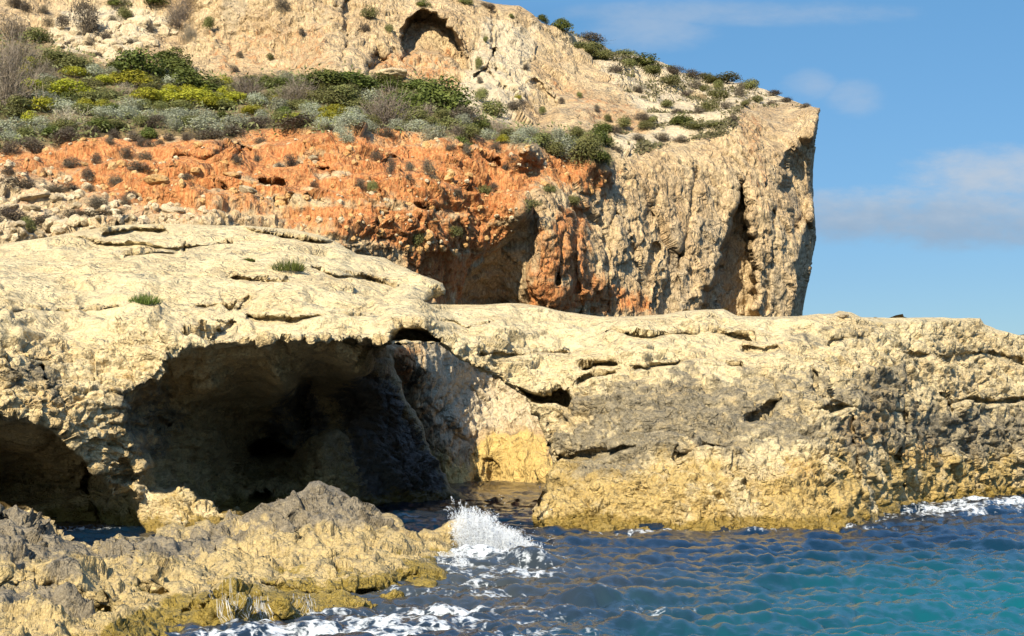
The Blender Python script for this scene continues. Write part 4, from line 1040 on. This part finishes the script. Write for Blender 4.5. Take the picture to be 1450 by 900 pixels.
order = {}
for e in sorted(L, key=lambda e: e[1]):
    order.setdefault((e[0], e[5]), []).append(e)
cover = []
for key, rows in order.items():
    zone, code = key
    nm, look, _ = KINDS[code]
    for k, (z, x, y, w, h, c) in enumerate(rows):
        g = on(cliff, x, y)
        if g is None: continue
        W = w * g.y / F; Hh = h * g.y / F
        big = w * h > 500
        phrase, grp = ZONES[zone]
        nth = ORD[k + 1] if k + 1 < len(ORD) else 'twenty-' + ORD[k + 1 - 20]
        size = 'large ' if w * h > 1500 else ('small ' if w * h < 260 and code != 'B' else '')
        label = f"{size}{look} {phrase}" + (f", {nth} from left" if len(rows) > 1 else '')
        rz = rng.random() * 6.28
        if big:
            root = bpy.data.objects.new(nm, None); COL.objects.link(root); root.empty_display_size = .3
            fo = obj('foliage', PLANT_MESH[code][k % 3], None, root)
            st = obj('stem', STEM, None, root)
        else:
            root = obj(nm, PLANT_MESH[code][k % 3])
        root.location = (g.x, g.y + W * .12, g.z - Hh * (.16 if big else .08))
        root.rotation_euler = (rng.normal() * .08, rng.normal() * .08, rz)
        kk = 1.22 if zone in ('upper', 'middle', 'edge', 'saddle') else 1.12
        root.scale = (W * kk, W * rng.uniform(.95, 1.15), Hh * (1.15 if big else 1.35))
        tag(root, label, 'shrub', grp)
# low undergrowth filling the belt: nobody could count it
C, Nn_ = [], []
belt = veg_poly
bsel = np.where((cliff.p[:, 1] > 0))[0]
proj = np.stack([725 + cliff.p[:, 0] * F / cliff.p[:, 1], HZ - (cliff.p[:, 2] - CH) * F / cliff.p[:, 1]], -1)
sdv = sdf(veg_poly, proj[:, 0], proj[:, 1])
cand = np.where((sdv > -3) & (proj[:, 0] > -240))[0]
pick = rng.choice(cand, 11000)
cl = fbm(cliff.p[pick] * .5, 3, 401)
pick = pick[cl > -.35]
cen = cliff.p[pick] + np.array([0, -.1, 0]) + rng.normal(size=(len(pick), 3)) * np.array([.12, .12, .10])
cen[:, 2] += rng.random(len(pick)) * .35
nor = np.tile(np.array([0, -.6, .6]), (len(pick), 1))
V, Fc = leaf_cloud(cen, nor, .12, .8, .35)
ug = obj('undergrowth', make_mesh('undergrowth', V, Fc, smooth=False), leaf_mat('undergrowth leaves', (.13, .145, .05), (.19, .185, .085), (.085, .10, .03)))
tag(ug, 'tangled low undergrowth between the hillside shrubs', 'undergrowth', kind='stuff')
# dry litter and tiny herbs flecking the terrace
tp = [(760,24),(860,72),(960,104),(1150,152),(1050,152),(1040,190),(940,206),(870,235),(850,190),(930,175),(860,105)]
cand = np.where(sdf(tp, proj[:, 0], proj[:, 1]) > 0)[0]
cl = fbm(cliff.p[cand] * .45, 4, 411); cand = cand[cl > .10]
pick = rng.choice(cand, 5200)
cen = cliff.p[pick] + np.array([0, -.08, .05]) + rng.normal(size=(len(pick), 3)) * np.array([.14, .14, .07])
V, Fc = leaf_cloud(cen, np.tile(np.array([0, -.6, .6]), (len(pick), 1)), .13, .8, .4)
tag(obj('undergrowth', make_mesh('undergrowth', V, Fc, smooth=False), leaf_mat('terrace herbs', (.085, .08, .035), (.13, .11, .055), (.06, .05, .028))), 'brown and olive low herbs flecking the cliff-top terrace', 'undergrowth', kind='stuff')
# the two green tufts on the bare shelf
def tuft(M, px, py, w, h, label):
    g = on(M, px, py + h / 2)
    W, Hh = w * g.y / F, h * g.y / F
    V, Fc = [], []
    for k in range(420):
        a = rng.random() * 6.28; r = math.sqrt(rng.random()) * W * .5
        b = np.array([math.cos(a) * r, math.sin(a) * r * .7, -.03])
        tip = b * 1.25 + np.array([rng.normal() * .08 * W, rng.normal() * .08 * W, Hh * rng.uniform(.5, 1.1) * (1 - .5 * (r / (W * .5)) ** 2)])
        s = np.array([rng.normal(), rng.normal(), 0]); s /= np.linalg.norm(s) + 1e-9; s *= .009
        mid = (b + tip) / 2 + np.array([0, 0, .02])
        i = len(V); V += [b - s, b + s, mid + s * .8, mid - s * .8, tip + s * .1, tip - s * .1]
        Fc += [(i, i + 1, i + 2, i + 3), (i + 3, i + 2, i + 4, i + 5)]
    o = obj('grass_tuft', make_mesh('grass_tuft', np.array(V), np.array(Fc), smooth=False), TUFT)
    o.location = g
    tag(o, label, 'grass tuft', 'green tufts on the bare shelf')
TUFT = leaf_mat('green blades', (.07, .10, .018), (.12, .145, .03), (.04, .06, .012))
tuft(arch, 408, 373, 44, 22, 'bright green grass tuft higher up the bare pale shelf, right of the other')
tuft(arch, 205, 423, 42, 20, 'dark green grass tuft lower on the bare pale shelf, above the cave')
tuft(arch, 352, 373, 18, 7, 'tiny flat green sprig left of the bright grass tuft on the shelf')

# ------------------------------------------------------------------ loose boulders and stones
def boulder_mesh(seed):
    import bmesh
    bm = bmesh.new(); bmesh.ops.create_icosphere(bm, subdivisions=4, radius=.5)
    v = np.array([x.co[:] for x in bm.verts], f32)
    a1, a2, cid = worley(v * 2.2 + seed * 7, seed)
    d = 1 + .38 * fbm(v * 1.6 + seed * 3.1, 3, seed) + .14 * (ridged(v * 4 + seed, 3, seed + 3) - .7) + .2 * (cid - .5)
    v2 = v * d[:, None]
    # chop a few planes for angular faces
    for k in range(5):
        nrm = np.random.default_rng(seed * 10 + k).normal(size=3); nrm /= np.linalg.norm(nrm)
        q = v2 @ nrm; lim = .36
        v2 = v2 - np.outer(np.clip(q - lim, 0, 9) * .85, nrm)
    for x, c in zip(bm.verts, v2): x.co = c
    me = bpy.data.meshes.new('boulder'); bm.to_mesh(me); bm.free()
    for p in me.polygons: p.use_smooth = True
    return me
mat_b = rock_material('loose pale limestone', 2.0, (.53, .435, .285), (.47, .365, .22), (.33, .25, .155), [], bump=.8)
mat_br = rock_material('loose orange limestone', 2.0, (.52, .33, .15), (.47, .26, .09), (.36, .20, .08), [], bump=.8)
BM = [boulder_mesh(s) for s in range(1, 6)]
for b in BM: b.materials.append(mat_b)
BMR = [b.copy() for b in BM]
for b in BMR: b.materials.clear(); b.materials.append(mat_br)
boulders = [ # x, base y, w, h, red, label
 (45,279,50,10,0,'long flat pale slab lying among the dry shrubs at the far left'),(74,318,32,24,0,'rounded pale boulder, left one of the touching pair above the shelf'),(92,322,38,22,0,'broad pale boulder, right one of the touching pair above the shelf'),
 (36,226,9,13,0,'small upright pale stone standing on the left edge of the red bank'),(47,228,14,11,0,'squat pale block just right of the upright stone on the bank'),(3,272,12,26,0,'tall pale stone cut off by the left picture edge'),
 (46,291,26,11,0,'rounded pale stone just below the long flat slab'),(80,283,20,13,0,'pale stone at the right end of the long flat slab'),(14,286,32,9,0,'low flat pale stone under the far left dry shrub'),(106,287,16,11,0,'pale stone right of the flat slab beside brown shrubs'),
 (221,279,38,18,1,'large orange boulder on the lower red bank'),(246,301,32,15,0,'pale boulder resting on the upper edge of the shelf'),(469,213,10,9,0,'pale stone under the crumbling corner of the red bank'),(700,260,24,10,0,'pale slab below the dark hollow of the red bank'),
 (65,307,10,8,0,'small pale stone left of the touching boulder pair'),(38,302,12,8,0,'small pale stone among dark shrubs left of the boulder pair'),(120,236,12,7,1,'small orange stone between two dwarf shrubs on the red bank'),(285,262,26,10,1,'flat orange block in the middle of the left red bank'),
 (330,255,30,9,1,'long flat orange block under a small overhang of the bank'),(395,230,22,10,0,'pale flat block beside a dwarf shrub on the red bank'),(442,232,16,9,0,'pale block near the dark crack of the red bank'),(350,285,26,12,0,'pale block low on the red bank above the shelf'),
 (540,300,22,10,1,'orange block low on the right red bank'),(768,272,20,14,0,'pale leaning block at the right end of the red bank'),(20,330,20,9,0,'pale stone at the left shelf edge'),(55,333,16,8,0,'pale stone at the shelf edge below the boulder pair'),
 (160,66,30,20,0,'pale angular block on the white rubble slope'),(128,72,22,14,0,'pale block lower down the white rubble slope'),(200,46,40,22,0,'broad tan block at the right of the rubble slope'),(140,44,20,12,0,'pale block high on the white rubble slope'),
 (988,138,30,16,0,'pale boulder on the cliff-top terrace between shrubs'),(555,112,54,16,0,'broad pale boulder behind the dark green shrubs below the cave'),(1195,447,16,8,0,'pale block standing on the crest of the long arm'),
]
for i, (x, y, w, h, red, lab) in enumerate(boulders):
    g = on(arch if x > 1180 else cliff, x, y)
    if g is None: continue
    W, Hh = w * g.y / F, h * g.y / F
    o = obj('boulder', (BMR if red else BM)[i % 5])
    o.location = (g.x, g.y + W * .05, g.z + Hh * .30)
    o.rotation_euler = (rng.normal() * .15, rng.normal() * .15, rng.random() * 6.28 if w < 1.4 * h else rng.normal() * .2)
    o.scale = (W, W * .8, Hh * 1.05)
    tag(o, lab, 'boulder', 'loose boulders')
# smaller rubble nobody could count
def rubble(name, poly, n, smin, smax, mat, label, M=cliff):
    s = sdf(poly, proj[:, 0], proj[:, 1]); c = np.where(s > 0)[0]
    pk = rng.choice(c, n)
    base = np.array([v.co[:] for v in small.vertices]); fc = np.array([p.vertices[:] for p in small.polygons])
    k = len(base)
    sz = smin + (smax - smin) * rng.random(n) ** 2.5
    V = np.zeros((n, k, 3))
    for i in range(n):
        a, b_, c_ = rng.random(3) * 6.28
        ca, sa, cb, sb = math.cos(a), math.sin(a), math.cos(b_), math.sin(b_)
        R = np.array([[ca, -sa, 0], [sa, ca, 0], [0, 0, 1]]) @ np.array([[1, 0, 0], [0, cb, -sb], [0, sb, cb]])
        V[i] = (base * np.array([1, rng.uniform(.6, 1), rng.uniform(.4, .9)])) @ R.T * sz[i] + M.p[pk[i]]
    Fc = (fc[None] + (np.arange(n) * k)[:, None, None]).reshape(-1, 3)
    tag(obj(name, make_mesh(name, V.reshape(-1, 3), Fc, smooth=False), mat), label, 'rubble', kind='stuff')
import bmesh
bm = bmesh.new(); bmesh.ops.create_icosphere(bm, subdivisions=2, radius=.5)
for v in bm.verts: v.co *= 1 + .3 * math.sin(v.co.x * 9 + 1) * math.cos(v.co.y * 11) * math.sin(v.co.z * 8 + 2)
small = bpy.data.meshes.new('stone'); bm.to_mesh(small); bm.free()
rubble('rubble', red_poly, 420, .05, .32, mat_b, 'scattered pale stones littering the red earth bank')
rubble('rubble', red_poly, 500, .07, .5, mat_br, 'scattered orange stones littering the red earth bank')
rubble('rubble', [(-200,235),(50,222),(120,265),(260,290),(470,325),(380,318),(180,318),(0,345),(-200,350)], 800, .07, .55, mat_b, 'pale broken stones littering the foot of the bank above the shelf')
rubble('rubble', [(60,55),(100,30),(200,30),(260,40),(200,75),(150,95)], 260, .15, .9, mat_b, 'white rubble spilling below the top-left cliff')

# ------------------------------------------------------------------ light, sky, camera
SUN_AZ, SUN_EL = math.radians(21), math.radians(35)     # behind the viewer, to the left
to_sun = Vector((-math.sin(SUN_AZ) * math.cos(SUN_EL), -math.cos(SUN_AZ) * math.cos(SUN_EL), math.sin(SUN_EL)))
sl = bpy.data.lights.new('sun', 'SUN'); sl.energy = 4.0; sl.angle = math.radians(.53); sl.color = (1.0, .885, .67)
so = bpy.data.objects.new('sun', sl); COL.objects.link(so)
so.rotation_euler = to_sun.to_track_quat('Z', 'Y').to_euler()
w = bpy.data.worlds.new('World'); scene.world = w; w.use_nodes = True
N = NT(w.node_tree)
sky = N.n('ShaderNodeTexSky', sky_type='NISHITA', sun_disc=False, sun_elevation=SUN_EL, sun_rotation=math.pi + SUN_AZ)
sky.air_density = 1.0; sky.dust_density = .25; sky.ozone_density = 2.5
gd = N.n('ShaderNodeTexCoord').outputs['Generated']
sep = N.n('ShaderNodeSeparateXYZ'); N.t.links.new(gd, sep.inputs[0])
yy = N.math('MAXIMUM', sep.outputs[1], .05)
az = N.math('DIVIDE', sep.outputs[0], yy); el = N.math('DIVIDE', sep.outputs[2], yy)
cv = N.n('ShaderNodeCombineXYZ'); N.t.links.new(az, cv.inputs[0]); N.t.links.new(N.math('MULTIPLY', el, 2.2), cv.inputs[1])
cn = N.noise(cv.outputs[0], 9, 7, .58, .3); cn2 = N.noise(cv.outputs[0], 26, 5, .6)
cn3 = N.noise(cv.outputs[0], 70, 5, .65)
cnm = N.math('ADD', N.math('MULTIPLY', cn, .58), N.math('ADD', N.math('MULTIPLY', cn2, .28), N.math('MULTIPLY', cn3, .14)))
def bank(cx, cy, rx, ry):
    u = N.math('DIVIDE', N.math('SUBTRACT', az, (cx - 725) / F), rx / F); v = N.math('DIVIDE', N.math('SUBTRACT', el, (HZ - cy) / F), ry / F)
    return N.math('SUBTRACT', 1.0, N.math('ADD', N.math('MULTIPLY', u, u), N.math('MULTIPLY', v, v)), clamp=True)
def soft(b, lo, hi, k=1.0):
    return N.math('MULTIPLY', N.ramp(N.math('ADD', N.math('MULTIPLY', b, .9), N.math('MULTIPLY', N.math('SUBTRACT', cnm, .5), 2.6)), lo, hi), k)
low = N.math('MAXIMUM', bank(1330, 305, 330, 62), bank(1400, 245, 190, 52)); low = N.math('MAXIMUM', low, bank(1700, 300, 300, 90))
m_low = N.math('MULTIPLY', soft(low, .12, .95, .78), N.ramp(low, 0, .5))
up = N.math('MAXIMUM', bank(1040, 18, 330, 26), bank(920, 45, 130, 40))
m_up = N.math('MULTIPLY', soft(up, .15, 1.3, .42), N.ramp(up, 0, .6))
puf = N.math('MAXIMUM', bank(1210, 138, 60, 38), bank(1145, 120, 62, 32))
m_puf = N.math('MULTIPLY', soft(puf, .25, 1.4, .40), N.ramp(puf, 0, .7))
mask = N.math('MAXIMUM', N.math('MAXIMUM', m_low, m_up), m_puf)
tint = N.n('ShaderNodeValToRGB'); N.t.links.new(sep.outputs[2], tint.inputs[0])
cr = tint.color_ramp; cr.elements[0].position = 0.0; cr.elements[0].color = (.135, .165, .205, 1); cr.elements[1].position = .75; cr.elements[1].color = (1, 1, 1, 1)
e_ = cr.elements.new(.10); e_.color = (.143, .187, .228, 1); e_ = cr.elements.new(.28); e_.color = (.174, .260, .293, 1); e_ = cr.elements.new(.45); e_.color = (.60, .70, .76, 1)
skc = N.n('ShaderNodeMix', data_type='RGBA', blend_type='MULTIPLY'); skc.inputs[0].default_value = 1.0
N.t.links.new(sky.outputs[0], skc.inputs[6]); N.t.links.new(tint.outputs[0], skc.inputs[7])
# cloud banks: lit tops, blue grey undersides
shade = N.ramp(N.math('ADD', el, N.math('MULTIPLY', N.math('SUBTRACT', cn2, .5), .05)), (HZ - 345) / F, (HZ - 235) / F)
cc = N.mix(shade, (.80, 1.04, 1.36), (1.38, 1.52, 1.70))
fin = N.mix(mask, skc.outputs[2], cc)
bg = N.n('ShaderNodeBackground', i_Strength=.15); N.t.links.new(fin, bg.inputs[0])
wo = N.n('ShaderNodeOutputWorld'); N.t.links.new(bg.outputs[0], wo.inputs[0])

cam = bpy.data.cameras.new('camera'); cam.sensor_width = 36.0; cam.lens = 36.0 * F / 1450.0
cam.shift_y = (HZ - 450) / 1450.0; cam.clip_start = .1; cam.clip_end = 20000
cob = bpy.data.objects.new('camera', cam); COL.objects.link(cob)
cob.location = (0, 0, CH); cob.rotation_euler = (math.pi / 2, 0, 0)
scene.camera = cob
vs = scene.view_settings
vs.view_transform = 'Standard'; vs.look = 'None'; vs.exposure = 1.42; vs.gamma = 1; vs.use_curve_mapping = False
scene.cycles.use_denoising = True
scene.cycles.denoiser = 'OPENIMAGEDENOISE'
scene.cycles.denoising_input_passes = 'RGB_ALBEDO_NORMAL'
scene.cycles.denoising_prefilter = 'ACCURATE'
scene.cycles.max_bounces = 8
scene.cycles.transparent_max_bounces = 24
print('script', round(time.time() - T0, 1), 's', len(L), 'plants')
